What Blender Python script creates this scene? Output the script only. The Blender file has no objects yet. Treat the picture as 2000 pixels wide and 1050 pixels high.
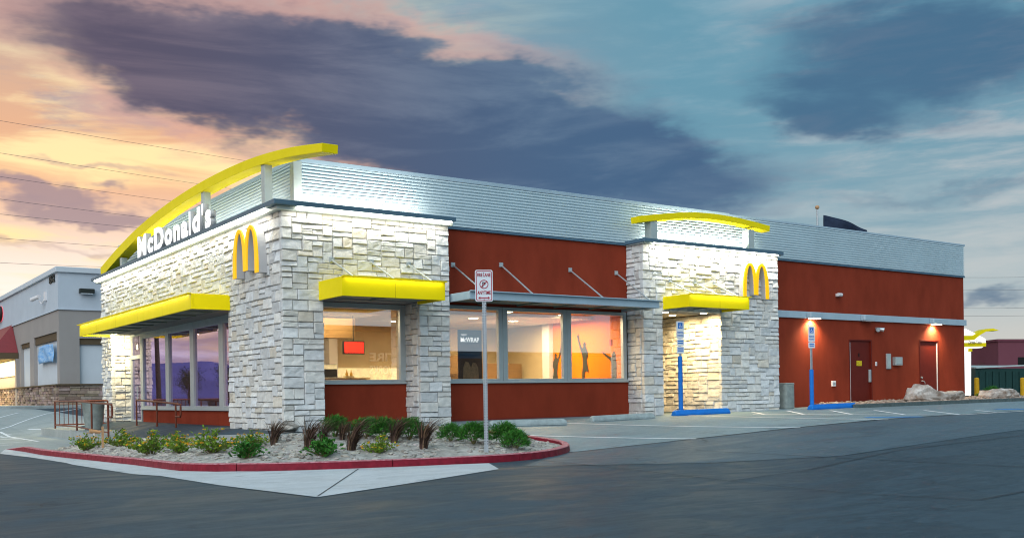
import bpy, bmesh, math, random
from mathutils import Vector, Matrix, noise as mnoise
R = math.radians
SC = bpy.context.scene
COL = SC.collection
random.seed(7)

# ------------------------------------------------------------------ camera
CX, CY, EZ = -8.301, -20.169, .613
YAW, ROLL, FPX, PPX, PPY = R(54.912), R(.9), 1977., 1000., 769.8
sa, ca, cr, sr = math.sin(YAW), math.cos(YAW), math.cos(ROLL), math.sin(ROLL)
cam_d = bpy.data.cameras.new('camera'); cam = bpy.data.objects.new('camera', cam_d); COL.objects.link(cam)
cam_d.sensor_fit = 'HORIZONTAL'; cam_d.sensor_width = 36; cam_d.lens = 36 * FPX / 2000
cam_d.shift_y = (PPY - 525) / 2000; cam_d.clip_start = .1; cam_d.clip_end = 20000
right = Vector((sa, -ca, 0)); fwd = Vector((ca, sa, 0)); up = Vector((0, 0, 1))
r2 = right * cr - up * sr; u2 = up * cr + right * sr
cam.matrix_world = Matrix(((r2.x, u2.x, -fwd.x, CX), (r2.y, u2.y, -fwd.y, CY), (r2.z, u2.z, -fwd.z, EZ), (0, 0, 0, 1)))
SC.camera = cam

# ------------------------------------------------------------------ world: dusk sky with broken cloud
W = bpy.data.worlds.new('World'); SC.world = W; W.use_nodes = True
wt = W.node_tree; wt.nodes.clear()
class N:
    tree = wt
    def __init__(s, sock): s.s = sock
    @staticmethod
    def m(op, *a):
        n = N.tree.nodes.new('ShaderNodeMath'); n.operation = op
        for i, v in enumerate(a):
            if isinstance(v, N): N.tree.links.new(v.s, n.inputs[i])
            else: n.inputs[i].default_value = v
        return N(n.outputs[0])
    def __add__(s, o): return N.m('ADD', s, o)
    __radd__ = __add__
    def __sub__(s, o): return N.m('SUBTRACT', s, o)
    def __rsub__(s, o): return N.m('SUBTRACT', o, s)
    def __mul__(s, o): return N.m('MULTIPLY', s, o)
    __rmul__ = __mul__
    def __truediv__(s, o): return N.m('DIVIDE', s, o)
def nsmooth(v, a, b):
    n = N.tree.nodes.new('ShaderNodeMapRange'); n.interpolation_type = 'SMOOTHSTEP'
    N.tree.links.new(v.s, n.inputs[0]); n.inputs[1].default_value = a; n.inputs[2].default_value = b
    return N(n.outputs[0])
def nmix(f, a, b):
    n = N.tree.nodes.new('ShaderNodeMix'); n.data_type = 'RGBA'; n.clamp_factor = True
    for sock, v in ((n.inputs[0], f), (n.inputs[6], a), (n.inputs[7], b)):
        if isinstance(v, N): N.tree.links.new(v.s, sock)
        elif isinstance(v, tuple): sock.default_value = (*v, 1)
        else: sock.default_value = v
    return N(n.outputs[2])
tc = wt.nodes.new('ShaderNodeTexCoord'); D = tc.outputs['Generated']
def ndot(vec):
    n = wt.nodes.new('ShaderNodeVectorMath'); n.operation = 'DOT_PRODUCT'
    wt.links.new(D, n.inputs[0]); n.inputs[1].default_value = vec
    return N(n.outputs['Value'])
az = N.m('ARCTAN2', ndot((sa, -ca, 0)), ndot((ca, sa, 0))) * (180 / math.pi)
el = N.m('ARCSINE', N.m('MINIMUM', N.m('MAXIMUM', ndot((0, 0, 1)), -1), 1)) * (180 / math.pi)
def nnoise(sx, sy, sz, det, rough, dist=0., off=(0, 0, 0)):
    mp = wt.nodes.new('ShaderNodeMapping'); mp.inputs['Scale'].default_value = (sx, sy, sz); mp.inputs['Location'].default_value = off
    n = wt.nodes.new('ShaderNodeTexNoise'); n.inputs['Scale'].default_value = 1; n.inputs['Detail'].default_value = det
    n.inputs['Roughness'].default_value = rough; n.inputs['Distortion'].default_value = dist
    wt.links.new(D, mp.inputs[0]); wt.links.new(mp.outputs[0], n.inputs['Vector'])
    return N(n.outputs[0])
def skyp(u, v):
    a = math.atan((u - 1000) / FPX); e = math.atan((PPY - .0157 * (u - 1000) - v) / FPX * math.cos(a))
    return math.degrees(a), math.degrees(e)
def blob(u, v, su, sv, rot, amp=1.):
    a0, e0 = skyp(u, v); k = 180 / math.pi / FPX; c, s = math.cos(R(rot)), math.sin(R(rot))
    x = az - a0 + wx; y = el - e0 + wy
    p = (x * c + y * s) / (su * k); q = (y * c - x * s) / (sv * k)
    return N.m('EXPONENT', (p * p + q * q) * -1.) * amp
wx = (nnoise(5, 5, 11, 4, .55) - .5) * 9.; wy = (nnoise(6, 6, 15, 5, .6, 0, (3.1, 7.7, 1.3)) - .5) * 6.5
n_big = nnoise(2.6, 2.6, 8, 5, .55, .3, (1, 2, 3)); n_str = nnoise(4.2, 4.2, 26, 6, .6, .5, (5, 1, 2)); n_fine = nnoise(10, 10, 55, 5, .6, .4, (9, 4, 2))
dark = blob(270, 105, 300, 90, -12, .75) + blob(620, 165, 360, 110, -14, 1.) + blob(1010, 240, 330, 120, -11, 1.) + blob(1260, 330, 330, 65, -9, .8) + blob(1050, 350, 330, 75, 0, 1.) + blob(800, 120, 350, 75, -12, .35)
dark = dark + (n_big - .5) * .75 + (n_str - .5) * .75 + (n_fine - .5) * .4
m_dark = nsmooth(dark, .28, .98)
dark2 = blob(1830, 100, 330, 120, -6, 1.2) + blob(1640, 215, 150, 40, -20, .5) + blob(1990, 330, 170, 18, 9, .35) + blob(1960, 590, 130, 24, 6, .8) + blob(1700, 400, 300, 35, 3, .45) + blob(60, 30, 330, 85, -8, .8) + blob(480, 15, 420, 60, -4, .9) + blob(420, 430, 330, 26, -5, .35) + blob(130, 395, 280, 26, -6, 1.1) + blob(230, 325, 260, 16, -4, .7) + blob(120, 470, 260, 18, -3, .8)
dark2 = dark2 + (n_str - .5) * 1.1 + (n_big - .5) * .7
m_dark2 = nsmooth(dark2, .35, 1.)
warm = nsmooth(az * -1. + (n_big - .5) * 14., -9., 17.) * nsmooth(el * -1., -27., -11.)
low = nsmooth(el * -1., -12.5, -4.5)
ski = wt.nodes.new('ShaderNodeTexSky'); ski.sky_type = 'NISHITA'; ski.sun_disc = False
ski.sun_elevation = R(3); ski.sun_rotation = R(90) - (YAW + R(38)); ski.air_density = 1.2; ski.dust_density = 1.5; ski.ozone_density = 2
nis = wt.nodes.new('ShaderNodeMix'); nis.data_type = 'RGBA'; nis.blend_type = 'MULTIPLY'; nis.inputs[0].default_value = 1
wt.links.new(ski.outputs[0], nis.inputs[6]); nis.inputs[7].default_value = (.1, .1, .1, 1)
lowb = nsmooth(el * -1., -9., -.5)
blue = nmix(lowb, (.145, .335, .45), (.54, .61, .63))
blue = nmix(nsmooth(n_str, .42, .72) * .5, blue, (.30, .48, .58))
blue = nmix(nsmooth(n_fine * .6 + n_str * .5, .5, .7) * nsmooth(az, 4., 26.) * .6, blue, (.60, .60, .62))
front = 1. - nsmooth(N.m('ABSOLUTE', az), 45., 80.)
blue = nmix(nsmooth(el * -1., -17., -3.) * nsmooth(az, 2., 22.) * front * (nsmooth(n_str, .3, .6) * .55 + .35), blue, (.55, .60, .61))
blue = nmix(nsmooth(el * -1., -5., 0.) * front * .6, blue, (.80, .70, .58))
clear = nmix(.12, blue, N(nis.outputs[2]))
wcol = nmix(low, (.86, .47, .27), (1.05, .95, .84))
wcol = nmix(nsmooth(n_str, .42, .62), wcol, (1.15, .83, .42))
wcol = nmix(nsmooth(n_fine * .5 + n_big * .55, .50, .66) * .75, wcol, (.40, .31, .36))
skyc = nmix(warm, clear, wcol)
edge_w = nsmooth(az * -1., -8., 6.)
d2col = nmix(edge_w, (.055, .13, .235), (.37, .27, .30))
skyc = nmix(m_dark2 * .85, skyc, d2col)
dcol = nmix(nsmooth(az, -24., 8.), (.105, .09, .138), (.065, .13, .235))
dcol = nmix(nsmooth(n_str, .38, .70) * .55, dcol, nmix(nsmooth(az, -24., 4.), (.27, .20, .24), (.17, .25, .35)))
rim = nsmooth(dark, .2, .5) * (1. - nsmooth(dark, .5, .84)) * edge_w * nsmooth(n_big, .3, .6)
skyc = nmix(m_dark, skyc, dcol)
skyc = nmix(rim * .5, skyc, (.85, .46, .36))
skyc = nmix(nsmooth(el * -1., 0., 4.), skyc, (.12, .13, .15))
W.cycles.sampling_method = 'MANUAL'; W.cycles.sample_map_resolution = 512
bg = wt.nodes.new('ShaderNodeBackground'); bg.inputs[1].default_value = .66
wt.links.new(skyc.s, bg.inputs[0]); wo = wt.nodes.new('ShaderNodeOutputWorld'); wt.links.new(bg.outputs[0], wo.inputs[0])

# ------------------------------------------------------------------ soft dusk light + exposure
sun_d = bpy.data.lights.new('sun', 'SUN'); sun_d.energy = 1.5; sun_d.angle = R(70); sun_d.color = (.86, .93, 1.)
sun = bpy.data.objects.new('sun', sun_d); COL.objects.link(sun)
sun.rotation_euler = Vector((.62, .52, -.62)).to_track_quat('-Z', 'Y').to_euler()
SC.view_settings.view_transform = 'Standard'; SC.view_settings.look = 'None'; SC.view_settings.exposure = 0.68; SC.view_settings.gamma = 1
SC.view_settings.use_curve_mapping = False
SC.render.engine = 'CYCLES'
SC.cycles.use_denoising = True; SC.cycles.denoiser = 'OPENIMAGEDENOISE'; SC.cycles.denoising_input_passes = 'RGB_ALBEDO_NORMAL'; SC.cycles.denoising_prefilter = 'ACCURATE'; SC.cycles.filter_width = 1.1
SC.cycles.max_bounces = 6; SC.cycles.diffuse_bounces = 3; SC.cycles.glossy_bounces = 3; SC.cycles.transparent_max_bounces = 10
SC.cycles.caustics_reflective = False; SC.cycles.caustics_refractive = False
SC.cycles.sample_clamp_indirect = 1.5

# ------------------------------------------------------------------ pixel -> place helpers (photo pixels, 2000 wide)
def ray(u, v):
    x, y = u - PPX, v - PPY
    x0 = cr * x - sr * y; y0 = sr * x + cr * y
    return Vector((sa * x0 / FPX + ca, -ca * x0 / FPX + sa, -y0 / FPX))
EYE = Vector((CX, CY, EZ))
def onY(u, v, y): d = ray(u, v); return EYE + d * ((y - CY) / d.y)
def onX(u, v, x): d = ray(u, v); return EYE + d * ((x - CX) / d.x)
def onZ(u, v, z): d = ray(u, v); return EYE + d * ((z - EZ) / d.z)
def atD(u, v, dist): return EYE + ray(u, v) * dist
def interp(x, xs, ys):
    if x <= xs[0]: return ys[0]
    for i in range(len(xs) - 1):
        if x <= xs[i + 1]:
            t = (x - xs[i]) / (xs[i + 1] - xs[i]); return ys[i] * (1 - t) + ys[i + 1] * t
    return ys[-1]
def G(x, y):                                   # height of the sloping lot
    zo = interp(x, (-60, -4, 3.5, 6.5, 10, 13, 19, 26, 60), (-.75, -.47, -.47, -.35, -.21, -.12, -.06, -.02, .05))
    zw = interp(x, (-30, -4, -2, 0, 4, 10, 16, 26, 40), (-.75, -.6, -.5, -.08, -.02, 0, .05, .16, .12))
    t = min(1, max(0, (.5 - y) / 6.)); z = zw * (1 - t) + zo * t
    if y < -5.5: z -= .018 * min(-5.5 - y, 30)
    if y > 17: z += min((y - 17) / 15., 1) * (.3 - zw)
    return z
def onG(u, v, dz=0.):
    d = ray(u, v); t = 3.; last = t
    while t < 400:
        p = EYE + d * t
        if p.z < G(p.x, p.y) + dz:
            a, b = last, t
            for _ in range(30):
                m = (a + b) / 2; p = EYE + d * m
                if p.z > G(p.x, p.y) + dz: a = m
                else: b = m
            return p
        last = t; t *= 1.01
    return EYE + d * 60
def depth(p): return (p[0] - CX) * ca + (p[1] - CY) * sa
def proj(p):
    dx, dy, dz = p[0] - CX, p[1] - CY, p[2] - EZ; f = dx * ca + dy * sa
    return (FPX * (dx * sa - dy * ca) / f, -FPX * dz / f)

# ------------------------------------------------------------------ materials
MATS = {}
def mat(name, col, rough=.6, metal=0., var=.0, vscale=6., bump=0., bscale=60., emit=0., ecol=None, spec=.22, col2=None, stretch=None, attr=None, coat=0.):
    m = bpy.data.materials.new(name); m.use_nodes = True; t = m.node_tree; b = t.nodes['Principled BSDF']; MATS[name] = m
    b.inputs['Base Color'].default_value = (*col, 1); b.inputs['Roughness'].default_value = rough; b.inputs['Metallic'].default_value = metal
    b.inputs['Specular IOR Level'].default_value = spec; b.inputs['Coat Weight'].default_value = coat
    tcn = t.nodes.new('ShaderNodeTexCoord'); vec = tcn.outputs['Object']
    if stretch:
        mp = t.nodes.new('ShaderNodeMapping'); mp.inputs['Scale'].default_value = stretch; t.links.new(vec, mp.inputs[0]); vec = mp.outputs[0]
    csock = None
    if var > 0 or col2:
        n = t.nodes.new('ShaderNodeTexNoise'); n.inputs['Scale'].default_value = vscale; n.inputs['Detail'].default_value = 6; n.inputs['Roughness'].default_value = .62
        t.links.new(vec, n.inputs['Vector'])
        mr = t.nodes.new('ShaderNodeMapRange'); mr.inputs[1].default_value = .3; mr.inputs[2].default_value = .7; t.links.new(n.outputs[0], mr.inputs[0])
        mx = t.nodes.new('ShaderNodeMix'); mx.data_type = 'RGBA'; t.links.new(mr.outputs[0], mx.inputs[0])
        c2 = col2 or tuple(c * (1 - var) for c in col)
        mx.inputs[6].default_value = (*[min(1, c * (1 + var * .6)) for c in col], 1); mx.inputs[7].default_value = (*c2, 1); csock = mx.outputs[2]
        rm = t.nodes.new('ShaderNodeMapRange'); rm.inputs[3].default_value = max(.05, rough - .12); rm.inputs[4].default_value = min(1, rough + .12)
        t.links.new(n.outputs[0], rm.inputs[0]); t.links.new(rm.outputs[0], b.inputs['Roughness'])
    if attr:
        at = t.nodes.new('ShaderNodeAttribute'); at.attribute_name = attr
        mx = t.nodes.new('ShaderNodeMix'); mx.data_type = 'RGBA'; mx.blend_type = 'MULTIPLY'; mx.inputs[0].default_value = 1
        t.links.new(at.outputs['Color'], mx.inputs[7])
        if csock: t.links.new(csock, mx.inputs[6])
        else: mx.inputs[6].default_value = (*col, 1)
        csock = mx.outputs[2]
    if csock: t.links.new(csock, b.inputs['Base Color'])
    if bump > 0:
        n = t.nodes.new('ShaderNodeTexNoise'); n.inputs['Scale'].default_value = bscale; n.inputs['Detail'].default_value = 8; n.inputs['Roughness'].default_value = .65
        t.links.new(vec, n.inputs['Vector']); bp = t.nodes.new('ShaderNodeBump'); bp.inputs['Strength'].default_value = bump; bp.inputs['Distance'].default_value = .02
        t.links.new(n.outputs[0], bp.inputs['Height']); t.links.new(bp.outputs[0], b.inputs['Normal'])
    if emit > 0:
        b.inputs['Emission Color'].default_value = (*(ecol or col), 1); b.inputs['Emission Strength'].default_value = emit
        m.cycles.emission_sampling = 'NONE'          # the lamps beside these glowing faces carry their light
    return m

# ------------------------------------------------------------------ mesh builder
class MB:
    def __init__(s): s.v = []; s.f = []; s.c = None
    def face(s, pts):
        k = len(s.v); s.v += [tuple(p) for p in pts]; s.f.append(tuple(range(k, k + len(pts)))); return s
    def box(s, a, b):
        x0, y0, z0 = a; x1, y1, z1 = b
        if x0 > x1: x0, x1 = x1, x0
        if y0 > y1: y0, y1 = y1, y0
        if z0 > z1: z0, z1 = z1, z0
        k = len(s.v); s.v += [(x0, y0, z0), (x1, y0, z0), (x1, y1, z0), (x0, y1, z0), (x0, y0, z1), (x1, y0, z1), (x1, y1, z1), (x0, y1, z1)]
        s.f += [(k + a, k + b, k + c, k + d) for a, b, c, d in ((3, 2, 1, 0), (4, 5, 6, 7), (0, 1, 5, 4), (1, 2, 6, 5), (2, 3, 7, 6), (3, 0, 4, 7))]
        return s
    def prism(s, poly, vec):                    # poly: list of 3-D points, extruded along vec
        vec = Vector(vec); n = len(poly); k = len(s.v); P = [Vector(p) for p in poly]
        s.v += [tuple(p) for p in P] + [tuple(p + vec) for p in P]
        nrm = Vector((0, 0, 0))
        for i in range(n): nrm += P[i].cross(P[(i + 1) % n])
        fl = nrm.dot(vec) > 0
        a = tuple(range(k, k + n)); b = tuple(range(k + n, k + 2 * n))
        s.f.append(tuple(reversed(a)) if fl else a); s.f.append(b if fl else tuple(reversed(b)))
        for i in range(n):
            j = (i + 1) % n; q = (k + i, k + j, k + n + j, k + n + i); s.f.append(q if fl else tuple(reversed(q)))
        return s
    def tube(s, pts, r, n=8, caps=True):
        P = [Vector(p) for p in pts]; rings = []
        for i, p in enumerate(P):
            d = (P[min(i + 1, len(P) - 1)] - P[max(i - 1, 0)]).normalized()
            a = d.cross(Vector((0, 0, 1)) if abs(d.z) < .95 else Vector((1, 0, 0))).normalized(); b = d.cross(a)
            rr = r[i] if isinstance(r, (list, tuple)) else r; k = len(s.v)
            for j in range(n):
                t = 2 * math.pi * j / n; s.v.append(tuple(p + (a * math.cos(t) + b * math.sin(t)) * rr))
            rings.append(k)
        for i in range(len(P) - 1):
            for j in range(n):
                s.f.append((rings[i] + j, rings[i] + (j + 1) % n, rings[i + 1] + (j + 1) % n, rings[i + 1] + j))
        if caps: s.f.append(tuple(rings[0] + j for j in reversed(range(n)))); s.f.append(tuple(rings[-1] + j for j in range(n)))
        return s
    def lathe(s, c, prof, n=20):
        rings = []
        for r, z in prof:
            rings.append(len(s.v))
            for j in range(n):
                t = 2 * math.pi * j / n; s.v.append((c[0] + r * math.cos(t), c[1] + r * math.sin(t), c[2] + z))
        for i in range(len(prof) - 1):
            for j in range(n): s.f.append((rings[i] + j, rings[i] + (j + 1) % n, rings[i + 1] + (j + 1) % n, rings[i + 1] + j))
        s.f.append(tuple(rings[0] + j for j in reversed(range(n)))); s.f.append(tuple(rings[-1] + j for j in range(n)))
        return s
    def sweep(s, prof, path, closed=True):      # prof: 2-D pts given per station as lists of 3-D points
        n = len(path[0]); ks = []
        for ring in path: ks.append(len(s.v)); s.v += [tuple(p) for p in ring]
        for i in range(len(path) - 1):
            for j in range(n if closed else n - 1):
                s.f.append((ks[i] + j, ks[i] + (j + 1) % n, ks[i + 1] + (j + 1) % n, ks[i + 1] + j))
        if closed: s.f.append(tuple(ks[0] + j for j in reversed(range(n)))); s.f.append(tuple(ks[-1] + j for j in range(n)))
        return s
    def add(s, o):
        k = len(s.v); s.v += o.v; s.f += [tuple(i + k for i in f) for f in o.f]; return s
    def mesh(s, name, m, off=(0, 0, 0), smooth=False):
        me = bpy.data.meshes.new(name)
        me.from_pydata([(v[0] - off[0], v[1] - off[1], v[2] - off[2]) for v in s.v], [], s.f)
        me.materials.append(MATS[m] if isinstance(m, str) else m)
        if s.c:
            at = me.attributes.new('tint', 'FLOAT_COLOR', 'FACE'); flat = []
            for c in s.c: flat += [c[0], c[1], c[2], 1.]
            at.data.foreach_set('color', flat)
        if smooth: me.polygons.foreach_set('use_smooth', [True] * len(me.polygons))
        me.update(); return me
    def build(s, name, m, parent=None, smooth=False, bevel=0., fixn=False, loc=None):
        off = loc if loc is not None else (ploc(parent) if parent else (0, 0, 0))
        me = s.mesh(name, m, off, smooth)
        if fixn:
            bm = bmesh.new(); bm.from_mesh(me); bmesh.ops.recalc_face_normals(bm, faces=bm.faces); bm.to_mesh(me); bm.free()
        o = link(name, me, parent)
        if parent is None and loc is not None: o.location = loc
        if bevel:
            md = o.modifiers.new('bevel', 'BEVEL'); md.width = bevel; md.segments = 2; md.limit_method = 'ANGLE'; md.angle_limit = R(40)
        return o
PL = {}
def ploc(p): return PL.get(p.name, (0, 0, 0)) if p else (0, 0, 0)
def link(name, data, parent=None):
    o = bpy.data.objects.new(name, data); COL.objects.link(o)
    if parent: o.parent = parent; PL[o.name] = ploc(parent)
    return o
def tag(o, label, cat=None, group=None, kind=None):
    o['label'] = label
    if cat: o['category'] = cat
    if group: o['group'] = group
    if kind: o['kind'] = kind
    return o
def struct(o, label=None):
    o['kind'] = 'structure'
    if label: o['label'] = label
    return o
def thing(name, loc, label, cat, group=None, rz=0.):
    o = bpy.data.objects.new(name, None); COL.objects.link(o); o.location = loc; o.empty_display_size = .2
    PL[o.name] = tuple(loc); tag(o, label, cat, group); return o
def setp(o): PL[o.name] = PL.get(o.name, (0, 0, 0)); return o
def copy_tree(o, parent=None):
    c = o.copy(); COL.objects.link(c); c.parent = parent
    for ch in o.children: copy_tree(ch, c)
    return c
def text_mesh(txt, h, ext, bold=0., width=None):
    cu = bpy.data.curves.new('txt', 'FONT'); cu.body = txt; cu.size = 1; cu.offset = bold; cu.extrude = .0; cu.resolution_u = 3
    o = bpy.data.objects.new('txt', cu); COL.objects.link(o)
    me = bpy.data.meshes.new_from_object(o.evaluated_get(bpy.context.evaluated_depsgraph_get()))
    bpy.data.objects.remove(o); bpy.data.curves.remove(cu)
    return me
def text_obj(name, txt, origin, ux, uz, h, m, parent=None, ext=.004, bold=.0, width=None, sides=None):
    """flat lettering: origin = lower-left baseline point, ux = reading direction, uz = up; h = cap height, width = total width"""
    me = text_mesh(txt, h, ext, bold)
    xs = [v.co.x for v in me.vertices]; ys = [v.co.y for v in me.vertices]
    x0, x1 = min(xs), max(xs); cap = .73
    kx = (width / (x1 - x0)) if width else h / cap; ky = h / cap
    ux, uz = Vector(ux).normalized(), Vector(uz).normalized(); nv = ux.cross(uz); off = Vector(ploc(parent)); o3 = Vector(origin) - off
    bm = bmesh.new(); bm.from_mesh(me); bpy.data.meshes.remove(me)
    for v in bm.verts: v.co = o3 + ux * ((v.co.x - x0) * kx) + uz * (v.co.y * ky)
    if ext > 0:
        r = bmesh.ops.extrude_face_region(bm, geom=bm.faces[:])
        for g in r['geom']:
            if isinstance(g, bmesh.types.BMVert): g.co += nv * ext
        bmesh.ops.recalc_face_normals(bm, faces=bm.faces)
    me = bpy.data.meshes.new(name); bm.to_mesh(me); bm.free(); me.materials.append(MATS[m])
    if sides:
        me.materials.append(MATS[sides])
        for p in me.polygons:
            if abs(p.normal.dot(nv)) < .5: p.material_index = 1
    return link(name, me, parent)
def drape(poly, dz, step=.5, thick=0., fn=G):
    """sheet that follows the sloping lot; poly = list of (x, y)"""
    bm = bmesh.new(); vs = [bm.verts.new((p[0], p[1], 0)) for p in poly]; f = bm.faces.new(vs)
    if f.normal.z < 0 or True: bmesh.ops.recalc_face_normals(bm, faces=bm.faces)
    bmesh.ops.triangulate(bm, faces=bm.faces[:])
    for ax in (0, 1):
        lo = min(p[ax] for p in poly); hi = max(p[ax] for p in poly); k = math.floor(lo / step) + 1
        while k * step < hi:
            co = [0, 0, 0]; no = [0, 0, 0]; co[ax] = k * step; no[ax] = 1
            bmesh.ops.bisect_plane(bm, geom=bm.verts[:] + bm.edges[:] + bm.faces[:], plane_co=co, plane_no=no, dist=1e-5); k += 1
    for v in bm.verts: v.co.z = fn(v.co.x, v.co.y) + dz
    for f in bm.faces:
        if f.normal.z < 0: f.normal_flip()
    bm.normal_update()
    for f in bm.faces:
        if f.normal.z < 0: f.normal_flip()
    mb = MB(); bm.verts.index_update(); mb.v = [tuple(v.co) for v in bm.verts]; mb.f = [tuple(v.index for v in f.verts) for f in bm.faces]; bm.free()
    return mb
def strip(a, b, w, dz):                          # painted line from a to b (x, y)
    a, b = Vector(a[:2]), Vector(b[:2]); d = (b - a).normalized(); n = Vector((-d.y, d.x)) * w / 2
    return drape([a - n, b - n, b + n, a + n], dz)
def arealight(name, loc, aim, sx, sy, power, col, parent=None):
    l = bpy.data.lights.new(name, 'AREA'); l.shape = 'RECTANGLE'; l.size = sx; l.size_y = sy; l.energy = power; l.color = col
    o = bpy.data.objects.new(name, l); COL.objects.link(o)
    return o
def aim(o, loc, d, xaxis):
    d = Vector(d).normalized(); x = Vector(xaxis).normalized(); z = -d; y = z.cross(x).normalized(); x = y.cross(z)
    o.matrix_world = Matrix(((x.x, y.x, z.x, loc[0]), (x.y, y.y, z.y, loc[1]), (x.z, y.z, z.z, loc[2]), (0, 0, 0, 1))); return o

# ------------------------------------------------------------------ surface materials
def tarmac(name, c1, c2, rough, crack=True, seed=0.):
    m = mat(name, c1, rough, spec=.2); t = m.node_tree; b = t.nodes['Principled BSDF']; tcn = t.nodes.new('ShaderNodeTexCoord')
    def nz(scale, det, stretch=(1, 1, 1), rot=0., dist=0.):
        mp = t.nodes.new('ShaderNodeMapping'); mp.inputs['Scale'].default_value = stretch; mp.inputs['Rotation'].default_value = (0, 0, rot); mp.inputs['Location'].default_value = (seed, seed * .7, 0)
        n = t.nodes.new('ShaderNodeTexNoise'); n.inputs['Scale'].default_value = scale; n.inputs['Detail'].default_value = det; n.inputs['Roughness'].default_value = .6; n.inputs['Distortion'].default_value = dist
        t.links.new(tcn.outputs['Object'], mp.inputs[0]); t.links.new(mp.outputs[0], n.inputs['Vector']); return N(n.outputs[0])
    N.tree = t
    a = nz(.55, 7, (1, 2.6, 1), R(-35), 1.2); c = nz(160., 3); d = nz(2.2, 5, (1, 3., 1), R(20), 1.5)
    f = nsmooth(a * .6 + d * .4, .40, .60)
    col = nmix(f, c1, c2)
    col = nmix(nsmooth(c, .52, .78) * .7, col, tuple(min(1, x * 1.9) for x in c2))
    col = nmix(nsmooth(c, .5, .25) * .4, col, tuple(x * .55 for x in c1))
    e = nz(55., 4); h_ = nz(.9, 4, (1, 1.4, 1), .6, .8); o_ = nz(2.6, 3)
    col = nmix(nsmooth(e, .52, .78) * .45, col, tuple(min(1, x * 1.7) for x in c2))
    col = nmix(nsmooth(h_ * .7 + o_ * .35, .62, .72) * .55, col, tuple(x * .5 for x in c1))
    if crack:
        v = t.nodes.new('ShaderNodeTexVoronoi'); v.feature = 'DISTANCE_TO_EDGE'; v.inputs['Scale'].default_value = .23
        wv = t.nodes.new('ShaderNodeVectorMath'); wv.operation = 'ADD'; nn = t.nodes.new('ShaderNodeTexNoise'); nn.inputs['Scale'].default_value = 1.3; nn.inputs['Detail'].default_value = 6
        t.links.new(tcn.outputs['Object'], nn.inputs['Vector']); t.links.new(tcn.outputs['Object'], wv.inputs[0]); t.links.new(nn.outputs['Color'], wv.inputs[1]); t.links.new(wv.outputs[0], v.inputs['Vector'])
        k = (1. - nsmooth(N(v.outputs['Distance']), .0, .006)) * nsmooth(nz(.4, 2), .48, .6)
        col = nmix(k * .75, col, (.018, .02, .022))
    t.links.new(col.s, b.inputs['Base Color'])
    rr = nsmooth(a, .3, .75) * .3 + (rough - .15); t.links.new(rr.s, b.inputs['Roughness'])
    bp = t.nodes.new('ShaderNodeBump'); bp.inputs['Strength'].default_value = .35; bp.inputs['Distance'].default_value = .006
    t.links.new(c.s, bp.inputs['Height']); t.links.new(bp.outputs[0], b.inputs['Normal'])
    N.tree = wt
    return m
tarmac('asphalt', (.028, .046, .060), (.058, .086, .108), .6)
tarmac('asphalt_patch', (.060, .094, .118), (.094, .134, .162), .58, seed=11.)
tarmac('lot_concrete', (.16, .225, .25), (.24, .31, .335), .6, crack=False, seed=4.)
tarmac('pale_concrete', (.50, .51, .52), (.62, .63, .64), .7, crack=False, seed=8.)
tarmac('walk_concrete', (.30, .33, .32), (.40, .42, .41), .75, crack=False, seed=2.)
mat('desert', (.20, .18, .15), .9, var=.3, vscale=.05)
mat('kerb_red', (.23, .011, .026), .55, var=.35, vscale=9, bump=.25, bscale=40)
mat('kerb_worn_skylit', (.55, .27, .29), .65, var=.35, vscale=14, col2=(.36, .05, .07), bump=.2, bscale=60)  # pink top: worn paint, with the sky's reflection put into the colour
mat('kerb_grey', (.10, .13, .13), .8, var=.3, vscale=8, bump=.2)
mat('line_white', (.86, .87, .88), .6, var=.15, vscale=18)
mat('line_blue', (.06, .26, .62), .6, var=.2, vscale=18)
mat('soil', (.50, .46, .41), .95, var=.45, vscale=5, bump=.9, bscale=22)
mat('soil_dark', (.10, .09, .075), .95, var=.4, vscale=9, bump=.8, bscale=30)
mat('rock_pale', (.52, .49, .45), .9, var=.35, vscale=6, bump=.7, bscale=20, attr='tint')
mat('boulder', (.56, .52, .48), .9, var=.4, vscale=3.5, col2=(.24, .15, .10), bump=1., bscale=9)
mat('mountain', (.21, .19, .36), 1., var=.3, vscale=.004, spec=0)  # distance haze mixed into the rock colour

# ------------------------------------------------------------------ ground sheet (fine near, coarse to the horizon)
def axis(lo, hi, fine0, fine1, st):
    a = [fine0 + i * st for i in range(int(round((fine1 - fine0) / st)) + 1)]; d = st; x = fine1
    while x < hi: d *= 1.6; x += d; a.append(x)
    d = st; x = fine0
    while x > lo: d *= 1.6; x -= d; a.insert(0, x)
    return a
gx = axis(-9000, 9000, -20, 45, .5); gy = axis(-9000, 9000, -24, 34, .5)
mb = MB(); mb.v = [(x, y, G(x, y)) for y in gy for x in gx]; w = len(gx)
mb.f = [(j * w + i, j * w + i + 1, (j + 1) * w + i + 1, (j + 1) * w + i) for j in range(len(gy) - 1) for i in range(w - 1)]
struct(mb.build('ground', 'asphalt', smooth=True), 'dark grey asphalt parking lot in the foreground')

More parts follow.
